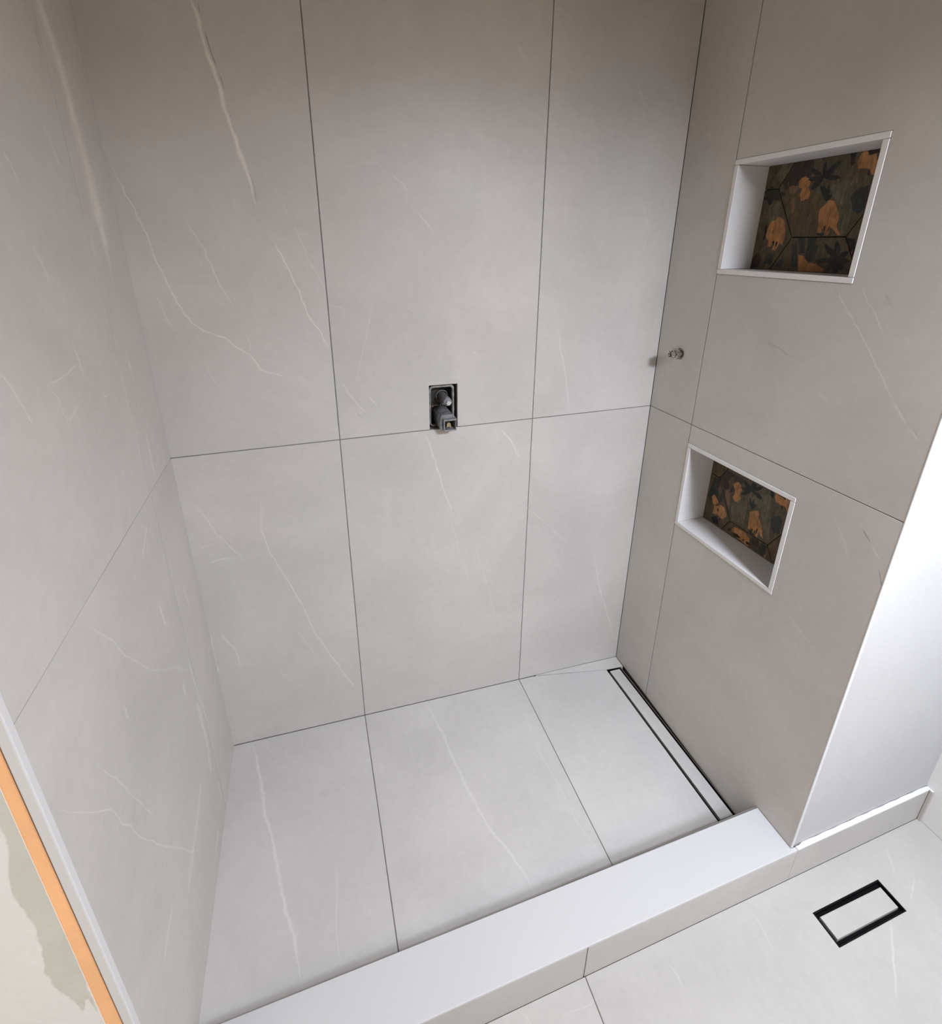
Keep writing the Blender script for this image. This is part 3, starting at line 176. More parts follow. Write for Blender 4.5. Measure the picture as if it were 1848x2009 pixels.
def printed():
    """matt ceramic print: colours from the mesh attribute 'ink', broken up by dry-brush strokes"""
    M = bpy.data.materials.new('printed_ceramic'); M.use_nodes = True
    nt = M.node_tree; N = nt.nodes; L = nt.links; b = N['Principled BSDF']
    b.inputs['Roughness'].default_value = 0.6; b.inputs['Specular IOR Level'].default_value = 0.3
    at = N.new('ShaderNodeAttribute'); at.attribute_name = 'ink'
    tc = N.new('ShaderNodeTexCoord')
    mp = N.new('ShaderNodeMapping'); mp.inputs['Scale'].default_value = (1, 3.0, 0.8); mp.inputs['Rotation'].default_value = (0.15, 0, 0)
    L.new(tc.outputs['Object'], mp.inputs[0])
    n = N.new('ShaderNodeTexNoise'); n.inputs['Scale'].default_value = 42; n.inputs['Detail'].default_value = 6; n.inputs['Roughness'].default_value = 0.65
    L.new(mp.outputs[0], n.inputs['Vector'])
    r = N.new('ShaderNodeMapRange'); r.inputs[1].default_value = 0.3; r.inputs[2].default_value = 0.72; r.inputs[3].default_value = 0.6; r.inputs[4].default_value = 1.45
    L.new(n.outputs['Fac'], r.inputs[0])
    sc = N.new('ShaderNodeVectorMath'); sc.operation = 'SCALE'
    L.new(at.outputs['Color'], sc.inputs[0]); L.new(r.outputs[0], sc.inputs['Scale'])
    n2 = N.new('ShaderNodeTexNoise'); n2.inputs['Scale'].default_value = 22; n2.inputs['Detail'].default_value = 7; n2.inputs['Roughness'].default_value = 0.7
    L.new(tc.outputs['Object'], n2.inputs['Vector'])
    r2 = N.new('ShaderNodeMapRange'); r2.inputs[1].default_value = 0.45; r2.inputs[2].default_value = 0.68; r2.inputs[4].default_value = 0.5
    L.new(n2.outputs['Fac'], r2.inputs[0])
    mx = N.new('ShaderNodeMix'); mx.data_type = 'RGBA'; mx.inputs[7].default_value = (0.062, 0.046, 0.029, 1)
    L.new(r2.outputs[0], mx.inputs[0]); L.new(sc.outputs[0], mx.inputs[6]); L.new(mx.outputs[2], b.inputs['Base Color'])
    return M
PRINTED = printed()

# ---------------------------------------------------------------- building helpers
def wloc(o):
    v = Vector((0, 0, 0))
    while o: v += o.location; o = o.parent
    return v
def link(name, me, m_, parent=None):
    o = bpy.data.objects.new(name, me); COL.objects.link(o)
    if m_: me.materials.append(m_)
    if parent:
        d = wloc(parent); o.parent = parent
        if d.length: me.transform(Matrix.Translation(-d))
    return o
def obj(name, bm, m_, parent=None, smooth=False):
    bmesh.ops.recalc_face_normals(bm, faces=bm.faces)
    me = bpy.data.meshes.new(name); bm.to_mesh(me); bm.free()
    if smooth: me.shade_smooth()
    return link(name, me, m_, parent)
def thing(name, label, cat, loc, group=None):
    o = bpy.data.objects.new(name, None); COL.objects.link(o); o.location = loc
    o['label'] = label; o['category'] = cat
    if group: o['group'] = group
    return o
def struct(o):
    o['kind'] = 'structure'; return o
def box(bm, x0, x1, y0, y1, z0, z1, bev=0.0):
    g = bmesh.ops.create_cube(bm, size=1.0)
    for v in g['verts']:
        v.co = Vector(((x0 + x1) / 2 + v.co.x * (x1 - x0), (y0 + y1) / 2 + v.co.y * (y1 - y0), (z0 + z1) / 2 + v.co.z * (z1 - z0)))
    if bev:
        es = list({e for v in g['verts'] for e in v.link_edges})
        bmesh.ops.bevel(bm, geom=es, offset=bev, segments=2, profile=0.5, affect='EDGES', clamp_overlap=True)
def bx(name, dims, m_, parent=None, bev=0.0):
    bm = bmesh.new(); box(bm, *dims, bev=bev); return obj(name, bm, m_, parent)
def tube(bm, prof, axis, org, seg=24, closed_ring=False):
    """lathe: prof = [(radius, along)], axis 'x' / 'y' / 'z' pointing along; capped where radius is 0"""
    rings = []
    for r, h in prof:
        ring = []
        for i in range(seg):
            a = 2 * math.pi * i / seg; c, s = r * math.cos(a), r * math.sin(a)
            p = {'x': (h, c, s), 'y': (c, h, s), 'z': (c, s, h)}[axis]
            ring.append(bm.verts.new(Vector(p) + Vector(org)))
        rings.append(ring)
    prs = list(zip(rings, rings[1:]))
    if closed_ring: prs.append((rings[-1], rings[0]))
    for A, B in prs:
        for i in range(seg):
            bm.faces.new((A[i], A[(i + 1) % seg], B[(i + 1) % seg], B[i]))
    if not closed_ring:
        bm.faces.new(rings[0]); bm.faces.new(rings[-1])

def inside(poly, p):
    c = False; n = len(poly)
    for i in range(n):
        (x1, y1), (x2, y2) = poly[i], poly[i - 1]
        if (y1 > p[1]) != (y2 > p[1]) and p[0] < (x2 - x1) * (p[1] - y1) / (y2 - y1) + x1: c = not c
    return c
def sgn_area(p): return sum(p[i - 1][0] * p[i][1] - p[i][0] * p[i - 1][1] for i in range(len(p))) / 2
def ccw(p): return list(p) if sgn_area(p) > 0 else list(p)[::-1]
def inset(poly, d):
    """mitred inset of a counter-clockwise polygon"""
    out = []; n = len(poly)
    for i in range(n):
        a, b, c = Vector(poly[i - 1]), Vector(poly[i]), Vector(poly[(i + 1) % n])
        e1 = (b - a).normalized(); e2 = (c - b).normalized()
        n1 = Vector((-e1.y, e1.x)); n2 = Vector((-e2.y, e2.x))
        k = n1 + n2; out.append(tuple(b + k * (d / max(0.2, k.dot(n1)))))
    return out
def seg_d(p, a, b):
    ax, ay = a[0], a[1]; dx, dy = b[0] - ax, b[1] - ay; l = dx * dx + dy * dy
    t = 0 if l == 0 else max(0, min(1, ((p[0] - ax) * dx + (p[1] - ay) * dy) / l))
    return math.hypot(p[0] - ax - t * dx, p[1] - ay - t * dy), t

rnd = random.Random(4)
def wiggle(row):
    """vein rows (u, v, half width in mm) refined into a natural wandering line that tapers at its ends"""
    P = [(row[i], row[i + 1], row[i + 2] / 1000) for i in range(0, len(row), 3)]
    out = []
    for k in range(len(P) - 1):
        a, b = P[k], P[k + 1]; L_ = math.hypot(b[0] - a[0], b[1] - a[1]); n = max(2, min(5, int(L_ / 0.012)))
        for i in range(n):
            t = i / n; h = a[2] + (b[2] - a[2]) * t
            j = 0 if i == 0 else rnd.uniform(-1, 1) * min(0.0022, 0.05 * L_)
            out.append([a[0] + (b[0] - a[0]) * t - (b[1] - a[1]) / L_ * j, a[1] + (b[1] - a[1]) * t + (b[0] - a[0]) / L_ * j, h * rnd.uniform(0.7, 1.2)])
    out.append(list(P[-1]))
    m_ = len(out)
    for i in range(m_):
        e = min(i, m_ - 1 - i) / max(1, m_ - 1)
        out[i][2] *= min(1, 0.25 + e * 5)
        out[i].append(min(1.0, 0.35 + e * 5))           # strength fades at the ends
    return out
SURF = {k: [(a, wiggle(r)) for a, r in rows] for k, rows in VEINS.items()}

def cdt(polys, lines):
    pts, edges = [], []
    for pl in polys:
        o = len(pts); pts += [Vector(p) for p in pl]; n = len(pl)
        edges += [(o + i, o + (i + 1) % n) for i in range(n)]
    for ln in lines:
        o = len(pts); pts += [Vector(p) for p in ln]
        edges += [(o + i, o + i + 1) for i in range(len(ln) - 1)]
    r = delaunay_2d_cdt(pts, edges, [], 0, 1e-6)
    return [tuple(v) for v in r[0]], r[2]

def slab(name, outline, to3, m_, parent=None, thick=T, veins=None, holes=(), cham=0.0006, ink=None, base_ink=None, pad=None):
    """A flat piece with real thickness: to3(u, v, depth). 'veins' prints lines on its face, 'ink' prints filled shapes."""
    outline = ccw(outline); holes = [ccw(h) for h in holes]
    face = inset(outline, cham) if cham else outline
    fholes = [inset(h, -cham) for h in holes] if cham else holes
    us = [p[0] for p in face]; vs = [p[1] for p in face]
    lo = (min(us) - .01, min(vs) - .01); hi = (max(us) + .01, max(vs) + .01)
    lines, near = [], []
    for a, row in (SURF[veins] if veins else ()):
        if max(p[0] for p in row) < lo[0] or min(p[0] for p in row) > hi[0] or max(p[1] for p in row) < lo[1] or min(p[1] for p in row) > hi[1]: continue
        near.append((a, row))
        L1, L2 = [], []
        for i, p in enumerate(row):
            q0 = row[max(0, i - 1)]; q1 = row[min(len(row) - 1, i + 1)]
            dx, dy = q1[0] - q0[0], q1[1] - q0[1]; l = math.hypot(dx, dy) or 1
            L1.append((p[0] - dy / l * p[2], p[1] + dx / l * p[2])); L2.append((p[0] + dy / l * p[2], p[1] - dx / l * p[2]))
        t0 = (row[0][0] * 1.35 - row[1][0] * .35, row[0][1] * 1.35 - row[1][1] * .35)
        t1 = (row[-1][0] * 1.35 - row[-2][0] * .35, row[-1][1] * 1.35 - row[-2][1] * .35)
        lines.append([p[:2] for p in row]); lines.append([t0] + L1 + [t1]); lines.append([t0] + L2 + [t1])
    if pad: lines += [[p[:2]] for p in pad[1]]
    polys = [face] + fholes + ([q for _, q in ink] if ink else [])
    V2, F2 = cdt(polys, lines)
    tris = []
    for f in F2:
        c = (sum(V2[i][0] for i in f) / len(f), sum(V2[i][1] for i in f) / len(f))
        if inside(face, c) and not any(inside(h, c) for h in fholes): tris.append(f)
    used = sorted({i for f in tris for i in f}); ix = {v: k for k, v in enumerate(used)}
    P2 = [V2[i] for i in used]
    val = []
    for p in P2:
        best = 0.0
        for a, row in near:
            for i in range(len(row) - 1):
                A, B = row[i], row[i + 1]
                if abs(p[0] - A[0]) > .25 or abs(p[1] - A[1]) > .25: continue
                d, t = seg_d(p, A, B); h = A[2] + (B[2] - A[2]) * t
                if d < h * 0.98:
                    s = a * (A[3] + (B[3] - A[3]) * t) * (1 - d / h)
                    if abs(s) > abs(best): best = s
        val.append(best)
    if pad: val = [pad[2](p) for p in P2]
    verts = [to3(p[0], p[1], 0.0) for p in P2]; faces = []
    for f in tris:
        g = [ix[i] for i in f]
        a = sgn_area([P2[i] for i in g])
        faces.append(g if a > 0 else g[::-1])
    nface = len(faces)
    for lp, fl, rev in [(outline, face, False)] + [(h, fh, True) for h, fh in zip(holes, fholes)]:
        n = len(lp); o = len(verts)
        verts += [to3(p[0], p[1], 0.0) for p in fl] + [to3(p[0], p[1], cham) for p in lp] + [to3(p[0], p[1], thick) for p in lp]
        for i in range(n):
            j = (i + 1) % n
            for k in (0, n):
                q = [o + k + i, o + k + n + i, o + k + n + j, o + k + j]
                if k == 0 and not cham: continue
                faces.append(q[::-1] if rev else q)
    # back face
    V3, F3 = cdt([outline] + holes, [])
    o = len(verts); verts += [to3(p[0], p[1], thick) for p in V3]
    for f in F3:
        c = (sum(V3[i][0] for i in f) / len(f), sum(V3[i][1] for i in f) / len(f))
        if inside(outline, c) and not any(inside(h, c) for h in holes):
            a = sgn_area([V3[i] for i in f]); faces.append([o + i for i in (f[::-1] if a > 0 else f)])
    # orient: the front face must look towards smaller depth
    a, b, c = [Vector(verts[i]) for i in faces[0][:3]]
    out = Vector(to3(P2[0][0], P2[0][1], -0.01)) - Vector(to3(P2[0][0], P2[0][1], 0))
    if (b - a).cross(c - a).dot(out) < 0: faces = [f[::-1] for f in faces]
    me = bpy.data.meshes.new(name); me.from_pydata(verts, [], faces)
    if veins or pad:
        at = me.attributes.new('vein', 'FLOAT', 'POINT')
        at.data.foreach_set('value', val + [0.0] * (len(verts) - len(val)))
    if ink:
        at = me.attributes.new('ink', 'FLOAT_COLOR', 'CORNER')
        cols = []
        for k, f in enumerate(faces):
            col = base_ink
            if k < nface:
                c = (sum(P2[i][0] for i in f) / len(f), sum(P2[i][1] for i in f) / len(f))
                for cc, q in ink:
                    if inside(q, c): col = cc
            for _ in f: cols += [*col, 1.0]
        at.data.foreach_set('color', cols)
    me.update()
    return link(name, me, m_, parent)

def rect(u0, u1, v0, v1): return [(u0, v0), (u1, v0), (u1, v1), (u0, v1)]
back3 = lambda u, v, d: (u, d, v)
left3 = lambda u, v, d: (XL - d, u, v)
right3 = lambda u, v, d: (d, u, v)
floor3 = lambda u, v, d: (u, v, zf(u, v) - d)
out3 = lambda u, v, d: (u, v, ZO - d)

# ---------------------------------------------------------------- room shell
MX0, MX1, MZ0, MZ1 = -0.7812, -0.6945, 1.1155, 1.2508        # cut-out for the mixer
wb = struct(slab('wall_back', rect(XL - 0.14, 0.13, -0.12, ZC), lambda u, v, d: (u, T + d, v), SCREED, thick=0.13, cham=0,
                 holes=[rect(MX0 - .006, MX1 + .006, MZ0 - .006, MZ1 + .006)]))
wl = struct(bx('wall_left', (XL - 0.13, XL - T, YEL + 0.012, T - .0005, -0.12, ZC), SCREED))
N1 = (-0.5694, -0.1970, 1.5602, 1.8429)                       # upper niche: y0 y1 z0 z1
N2 = (-0.5694, -0.1975, 0.7637, 1.0524)                       # lower niche
ST = (-0.1028, 1.3158)                                        # pipe stub
def circle(c, r, n=20): return [(c[0] + r * math.cos(2 * math.pi * i / n), c[1] + r * math.sin(2 * math.pi * i / n)) for i in range(n)]
g_ = .001
wr = struct(slab('wall_right', rect(YER + 0.004, T - .0005, -0.12, ZC), lambda u, v, d: (T + d, u, v), SCREED, thick=0.12, cham=0,
                 holes=[rect(N1[0] - g_, N1[1] + g_, N1[2] - g_, N1[3] + g_), rect(N2[0] - g_, N2[1] + g_, N2[2] - g_, N2[3] + g_), circle(ST, .019)]))
struct(bx('ceiling', (XLL - .1, XR + .1, FRONT - .1, 0.14, ZC + .0005, ZC + .06), CEIL))
struct(bx('wall_far_right', (XR, XR + .08, FRONT, YER + .05, ZO - .06, ZC), PAINT))
struct(bx('wall_front', (XLL, XR, FRONT - .08, FRONT, ZO - .06, ZC), PAINT_W))
struct(bx('wall_far_left', (XLL - .08, XLL, FRONT, YEL + .05, ZO - .06, ZC), PAINT_W))

# wall tiles ---------------------------------------------------------------
def strips(name, rects, to3, rec, depth, m_, parent):
    """grout in the joints: one part per wall, set back by rec"""
    bm = bmesh.new()
    for u0, u1, v0, v1 in rects:
        c = [to3(u, v, d) for d in (rec, depth) for u, v in ((u0, v0), (u1, v0), (u1, v1), (u0, v1))]
        vs = [bm.verts.new(p) for p in c]
        for f in ((0, 1, 2, 3), (7, 6, 5, 4), (0, 4, 5, 1), (1, 5, 6, 2), (2, 6, 7, 3), (3, 7, 4, 0)): bm.faces.new([vs[i] for i in f])
    return obj(name, bm, m_, parent)
J = .0013                                                    # half a joint
ROWS = [(None, H1), (H1, H2), (H2, ZC)]
for i, (a, b) in enumerate(((XL, X1), (X1, X2), (X2, 0.0))):
    u0 = a + (J if i else -.0040); u1 = b - (J if i < 2 else .0006)
    for v0, v1 in ROWS:
        top = v1 - (J if v1 < ZC else 0)
        if v0 is None:
            pl = [(u0, zf(u0, 0) + .0012), (u1, zf(u1, 0) + .0012), (u1, top), (u0, top)]
        else:
            pl = rect(u0, u1, v0 + J, top)
            if i == 1 and v0 == H1: pl = [(u0, v0 + J), (MX0, v0 + J), (MX0, MZ1), (MX1, MZ1 - .001), (MX1, v0 + J), (u1, v0 + J), (u1, top), (u0, top)]
        slab('tile', pl, back3, TILE, wb, veins='back')
gx = [(x - J, x + J, a, b) for x in (X1, X2) for a, b in ((zf(x, 0) + .002, H1 - J), (H1 + J, H2 - J), (H2 + J, ZC))]
gx += [(XL + .001, MX0 - .002, H1 - J, H1 + J), (MX1 + .008, -.001, H1 - J, H1 + J), (XL + .001, -.001, H2 - J, H2 + J)]
strips('grout', gx, back3, .0008, T, GROUT, wb)

JL = .0007
for a, b in ((YEL, YJ), (YJ, -.0003)):
    u0 = a + (JL if a == YJ else .0004); u1 = b - (JL if b == YJ else .0)
    for v0, v1 in ROWS:
        top = v1 - (JL if v1 < ZC else 0)
        pl = [(u0, zf(XL, u0) + .0005), (u1, zf(XL, u1) + .0005), (u1, top), (u0, top)] if v0 is None else rect(u0, u1, v0 + JL, top)
        slab('tile', pl, left3, TILE, wl, veins='left', cham=.0002)
strips('grout', [(YJ - JL, YJ + JL, .075, H1 - JL), (YJ - JL, YJ + JL, H1 + JL, H2 - JL), (YEL + .001, -.001, H1 - JL, H1 + JL), (YEL + .001, -.001, H2 - JL, H2 + JL)], left3, .0002, T, GROUT_L, wl)

J = .0011
top = H1 - J
slab('tile', [(YJ + J, zf(0, YJ) + .0015), (-.0012, zf(0, 0) + .0015), (-.0012, top), (YJ + J, top)], right3, TILE, wr, veins='right')
slab('tile', rect(YJ + J, -.0012, H1 + J, H2 - J), right3, TILE, wr, veins='right', holes=[circle(ST, .0175)])
slab('tile', rect(YJ + J, -.0012, H2 + J, ZC), right3, TILE, wr)
e = YER + .0006; q = .0006
slab('tile', [(e, -.01), (-.69, -.01), (YJ - J, zf(0, YJ) + .0015), (YJ - J, N2[2] - q), (N2[0] - q, N2[2] - q), (N2[0] - q, N2[3] + q), (YJ - J, N2[3] + q), (YJ - J, top), (e, top)], right3, TILE, wr, veins='right')
slab('tile', [(e, H1 + J), (YJ - J, H1 + J), (YJ - J, N1[2] - q), (N1[0] - q, N1[2] - q), (N1[0] - q, N1[3] + q), (YJ - J, N1[3] + q), (YJ - J, H2 - J), (e, H2 - J)], right3, TILE, wr, veins='right')
slab('tile', rect(e, YJ - J, H2 + J, ZC), right3, TILE, wr)
gv = [(YJ - J, YJ + J, a, b) for a, b in ((0, N2[2] - .001), (N2[3] + .001, H1 - J), (H1 + J, N1[2] - .001), (N1[3] + .001, H2 - J), (H2 + J, ZC))]
gv += [(YER + .001, -.002, H1 - J, H1 + J), (YER + .001, -.002, H2 - J, H2 + J)]
strips('grout', gv, right3, .0008, T, GROUT, wr)

# shower floor ---------------------------------------------------------------
DR = [(-.0776, -.0493), (-.0165, -.0522), (-.0018, -.6401), (-.0687, -.6387)]      # linear drain outline
YC = -.6775
fs = struct(slab('floor_shower', rect(XL - .0031, -.0005, YC, -.0005), lambda u, v, d: floor3(u, v, T + .02 + d), SCREED, thick=.06, cham=0))
JF = .0013
ed = lambda y: DR[0][0] + (DR[3][0] - DR[0][0]) * (y - DR[0][1]) / (DR[3][1] - DR[0][1]) - .0006
TF = T + .0195
slab('tile', rect(XL - .0030, X1 - JF, YC + .001, -.0008), floor3, TILE_F, fs, veins='floor', thick=TF)
slab('tile', rect(X1 + JF, X2 - JF, YC + .001, -.0008), floor3, TILE_F, fs, veins='floor', thick=TF)
slab('tile', [(X2 + JF, YC + .001), (-.002, YC + .001), (-.002, DR[2][1] - .0015), (ed(DR[3][1]), DR[3][1] - .0015), (ed(-.051), -.0495), (-.3858, -.0014), (X2 + JF, -.0008)], floor3, TILE_F, fs, veins='floor', thick=TF)
slab('tile', [(-.372, -.0012), (ed(-.0475) , -.0466), (-.0165, -.0500), (-.0012, -.0512), (-.0012, -.0012)], lambda u, v, d: (u, v, zf(u, v) + .05 * max(0, v + .052) - d), TILE_F, fs, thick=TF, cham=.001)
strips('grout', [(X1 - JF, X1 + JF, YC, -.001), (X2 - JF, X2 + JF, YC, -.001)], floor3, .0012, TF, GROUT, fs)

# bathroom floor ---------------------------------------------------------------
FD = (.0145, .2555, -.9482, -.8768)                                              # floor drain
fo = struct(slab('floor', rect(XLL, XR, FRONT, YEL - .005), lambda u, v, d: out3(u, v, T + d), SCREED, thick=.06, cham=0,
                 holes=[rect(FD[0] - .001, FD[1] + .001, FD[2] - .001, FD[3] + .001)]))
xs = [XLL, -1.821, -.621, XR]; ys = [-.8025, -1.403, -2.003, -2.603, FRONT]
for i in range(3):
    for k in range(4):
        u0 = xs[i] + (JF if i else .001); u1 = xs[i + 1] - (JF if i < 2 else .0015)
        v1 = ys[k] - (JF if k else 0); v0 = ys[k + 1] + (JF if k < 3 else .001)
        hl = [rect(FD[0] - .0003, FD[1] + .0003, FD[2] - .0003, FD[3] + .0003)] if (i, k) == (2, 0) else []
        slab('tile', rect(u0, u1, v0, v1), out3, TILE_O, fo, veins='outer', holes=hl)
gr = [(x - JF, x + JF, FRONT, ys[0]) for x in xs[1:3]]
gr += [(xs[i] + JF, xs[i + 1] - JF, y - JF, y + JF) for y in ys[1:4] for i in range(3)]
strips('grout', gr, out3, .0012, T, GROUT, fo)

# outer wall faces ---------------------------------------------------------------
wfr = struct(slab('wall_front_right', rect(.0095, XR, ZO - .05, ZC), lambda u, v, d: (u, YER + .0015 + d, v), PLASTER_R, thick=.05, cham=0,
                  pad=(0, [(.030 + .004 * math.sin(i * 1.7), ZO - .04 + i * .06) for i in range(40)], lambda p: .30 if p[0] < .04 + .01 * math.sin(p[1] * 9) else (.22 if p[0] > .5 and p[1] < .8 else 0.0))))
bx('trim_profile', (-.0004, .0090, YER - .0015, YER + .0012, CT - .004, ZC), TRIM, wfr, bev=.0006)
bx('joint_line', (.0088, .0104, YER - .0002, YER + .0015, CT, ZC), SCREED, wfr)
flr = [-1.5095, -1.5075, -1.5050, -1.5040, -1.5035, -1.503]
def patch(p):
    x, z = p; edge = -1.535 - .008 * math.sin(z * 11) - .006 * math.sin(z * 31)
    near = .5 if z < .58 and x > -1.524 - .004 * math.sin(z * 40) else 0
    return max(0.0, min(.75, .35 + (x - edge) / .012 * .6) - near)
grid = [(-1.514 - .004 * k - .0015 * (i % 2), ZO + .01 * i) for i in range(1, 150) for k in range(14)]
wlf = struct(slab('wall_left_front', [(XLL, ZO - .05), (-1.5095, ZO - .05), (-1.5085, .50), (-1.5062, .75), (-1.5045, .95), (-1.5033, 1.08), (-1.503, ZC), (XLL, ZC)],
                  lambda u, v, d: (u, YEL + d, v), PLASTER, thick=.05, cham=0, pad=(0, grid, patch)))
bx('foam_strip', (-1.5120, -1.4880, YEL + .0008, YEL + .012, ZO, ZC), FOAM, wlf)
bx('joint_line', (-1.4884, -1.4868, YEL + .0002, YEL + .011, ZO, ZC), RED, wlf)
tl = bx('trim_profile', (-1.4868, XL + .0006, YEL - .0020, YEL + .0112, ZO, ZC), TRIM, wlf, bev=.0018)

# baseboard right of the shower ---------------------------------------------------------------
bb = struct(bx('baseboard_front', (.0158, XR - .009, -.7925, YER + .0010, ZO + .001, CT - .003), SCREED))
slab('tile', rect(.0152, XR - .0068, ZO + .0003, CT - .0032), lambda u, v, d: (u, -.8022 + d, v), TILE_O, bb, thick=.0095)
bm = bmesh.new()
n = 40
for i in range(n + 1):                                        # white filler capping the tile, wavy towards the wall
    x = .0150 + (XR - .007 - .0150) * i / n; yb = YER + .0006 - .0010 * (0.5 + 0.5 * math.sin(i * 1.3)) * (1 if i > 3 else 0) + (-.003 if i < 2 else 0)
    for y, z in ((-.8020, CT - .003), (-.8018, CT), (yb, CT + .0006), (yb, CT - .003)): bm.verts.new((x, y, z))
bm.verts.ensure_lookup_table()
for i in range(n):
    for k in range(4): bm.faces.new([bm.verts[i * 4 + k], bm.verts[i * 4 + (k + 1) % 4], bm.verts[i * 4 + 4 + (k + 1) % 4], bm.verts[i * 4 + 4 + k]])
bm.faces.new([bm.verts[k] for k in range(4)]); bm.faces.new([bm.verts[n * 4 + k] for k in range(4)])
obj('top_edge', bm, CAP, bb)
slab('tile', rect(-.8105, -.8026, ZO + .0003, CT - .0032), lambda u, v, d: (XR - .0065 + d, u, v), TILE_O, bb, thick=.006)
bx('top_edge', (XR - .0068, XR - .0004, -.8100, -.7925, CT - .003, CT + .0004), CAP, bb, bev=.001)

# ---------------------------------------------------------------- shower curb
cb = thing('shower_curb', 'low tiled shower curb with a wide plain white top', 'curb', (-.73, -.74, ZO))
bx('core', (XL + .001, -.001, -.7915, -.6795, ZO - .02, .1008), SCREED, cb)
slab('top_slab', [(XL + .001, -.8022), (.0140, -.8022), (.0140, YER - .0020), (-.0010, YER - .0020), (-.0010, -.6862), (XL + .001, -.6770)],
     lambda u, v, d: (u, v, CT - d), WHITE, cb, thick=.006, cham=.0012)
cf = lambda u, v, d: (u, -.8022 + d, v)
slab('tile', rect(XL + .001, -.6252 - .0013, ZO + .0003, CT - .0065), cf, TILE_O, cb, thick=.0105)
slab('tile', rect(-.6252 + .0013, .0142, ZO + .0003, CT - .0065), cf, TILE_O, cb, thick=.0105)
bx('grout', (-.6252 - .0013, -.6252 + .0013, -.8010, -.7918, ZO + .0012, CT - .0065), GROUT, cb)

# ---------------------------------------------------------------- linear drain
ld = thing('linear_drain', 'long narrow tile-topped linear drain along the right shower wall', 'drain', (-.04, -.345, -.03))
oc = ccw(DR)
slab('channel', inset(oc, .0012), lambda u, v, d: floor3(u, v, .013 + d), BLACK, ld, thick=.012, cham=0)
slab('rim', inset(oc, .0004), lambda u, v, d: floor3(u, v, .0004 + d), BLACK, ld, thick=.0122, cham=0, holes=[inset(oc, .0022)])
slab('edge_strip', [(-.0158, -.0520), (-.0128, -.0520), (-.0006, -.6400), (-.0020, -.6400)], lambda u, v, d: floor3(u, v, .0002 + d), STEEL, ld, thick=.012, cham=0)
slab('cover_tile', [(-.0678, -.0585), (-.0224, -.0585), (-.0100, -.6330), (-.0572, -.6330)], lambda u, v, d: floor3(u, v, .0004 + d), TILE_F, ld, thick=.012, cham=.0008)
slab('end_plate', [(-.0590, -.6345), (-.0095, -.6345), (-.0095, -.6375), (-.0590, -.6375)], lambda u, v, d: floor3(u, v, .0012 + d), STEEL, ld, thick=.011, cham=0)

# ---------------------------------------------------------------- floor drain
fd = thing('floor_drain', 'small rectangular bathroom floor drain, thick black frame around a tile insert', 'drain', ((FD[0] + FD[1]) / 2, (FD[2] + FD[3]) / 2, ZO - .02))
fr = rect(*FD)
slab('frame', fr, lambda u, v, d: (u, v, ZO - .0002 - d), BLACK, fd, thick=.018, cham=.0005, holes=[inset(fr, .0035)])
slab('tray', inset(fr, .0036), lambda u, v, d: (u, v, ZO - .012 - d), BLACK, fd, thick=.006, cham=0)
slab('insert_tile', INS, lambda u, v, d: (u, v, ZO - .0008 - d), TILE_O, fd, thick=.011, cham=.0008)

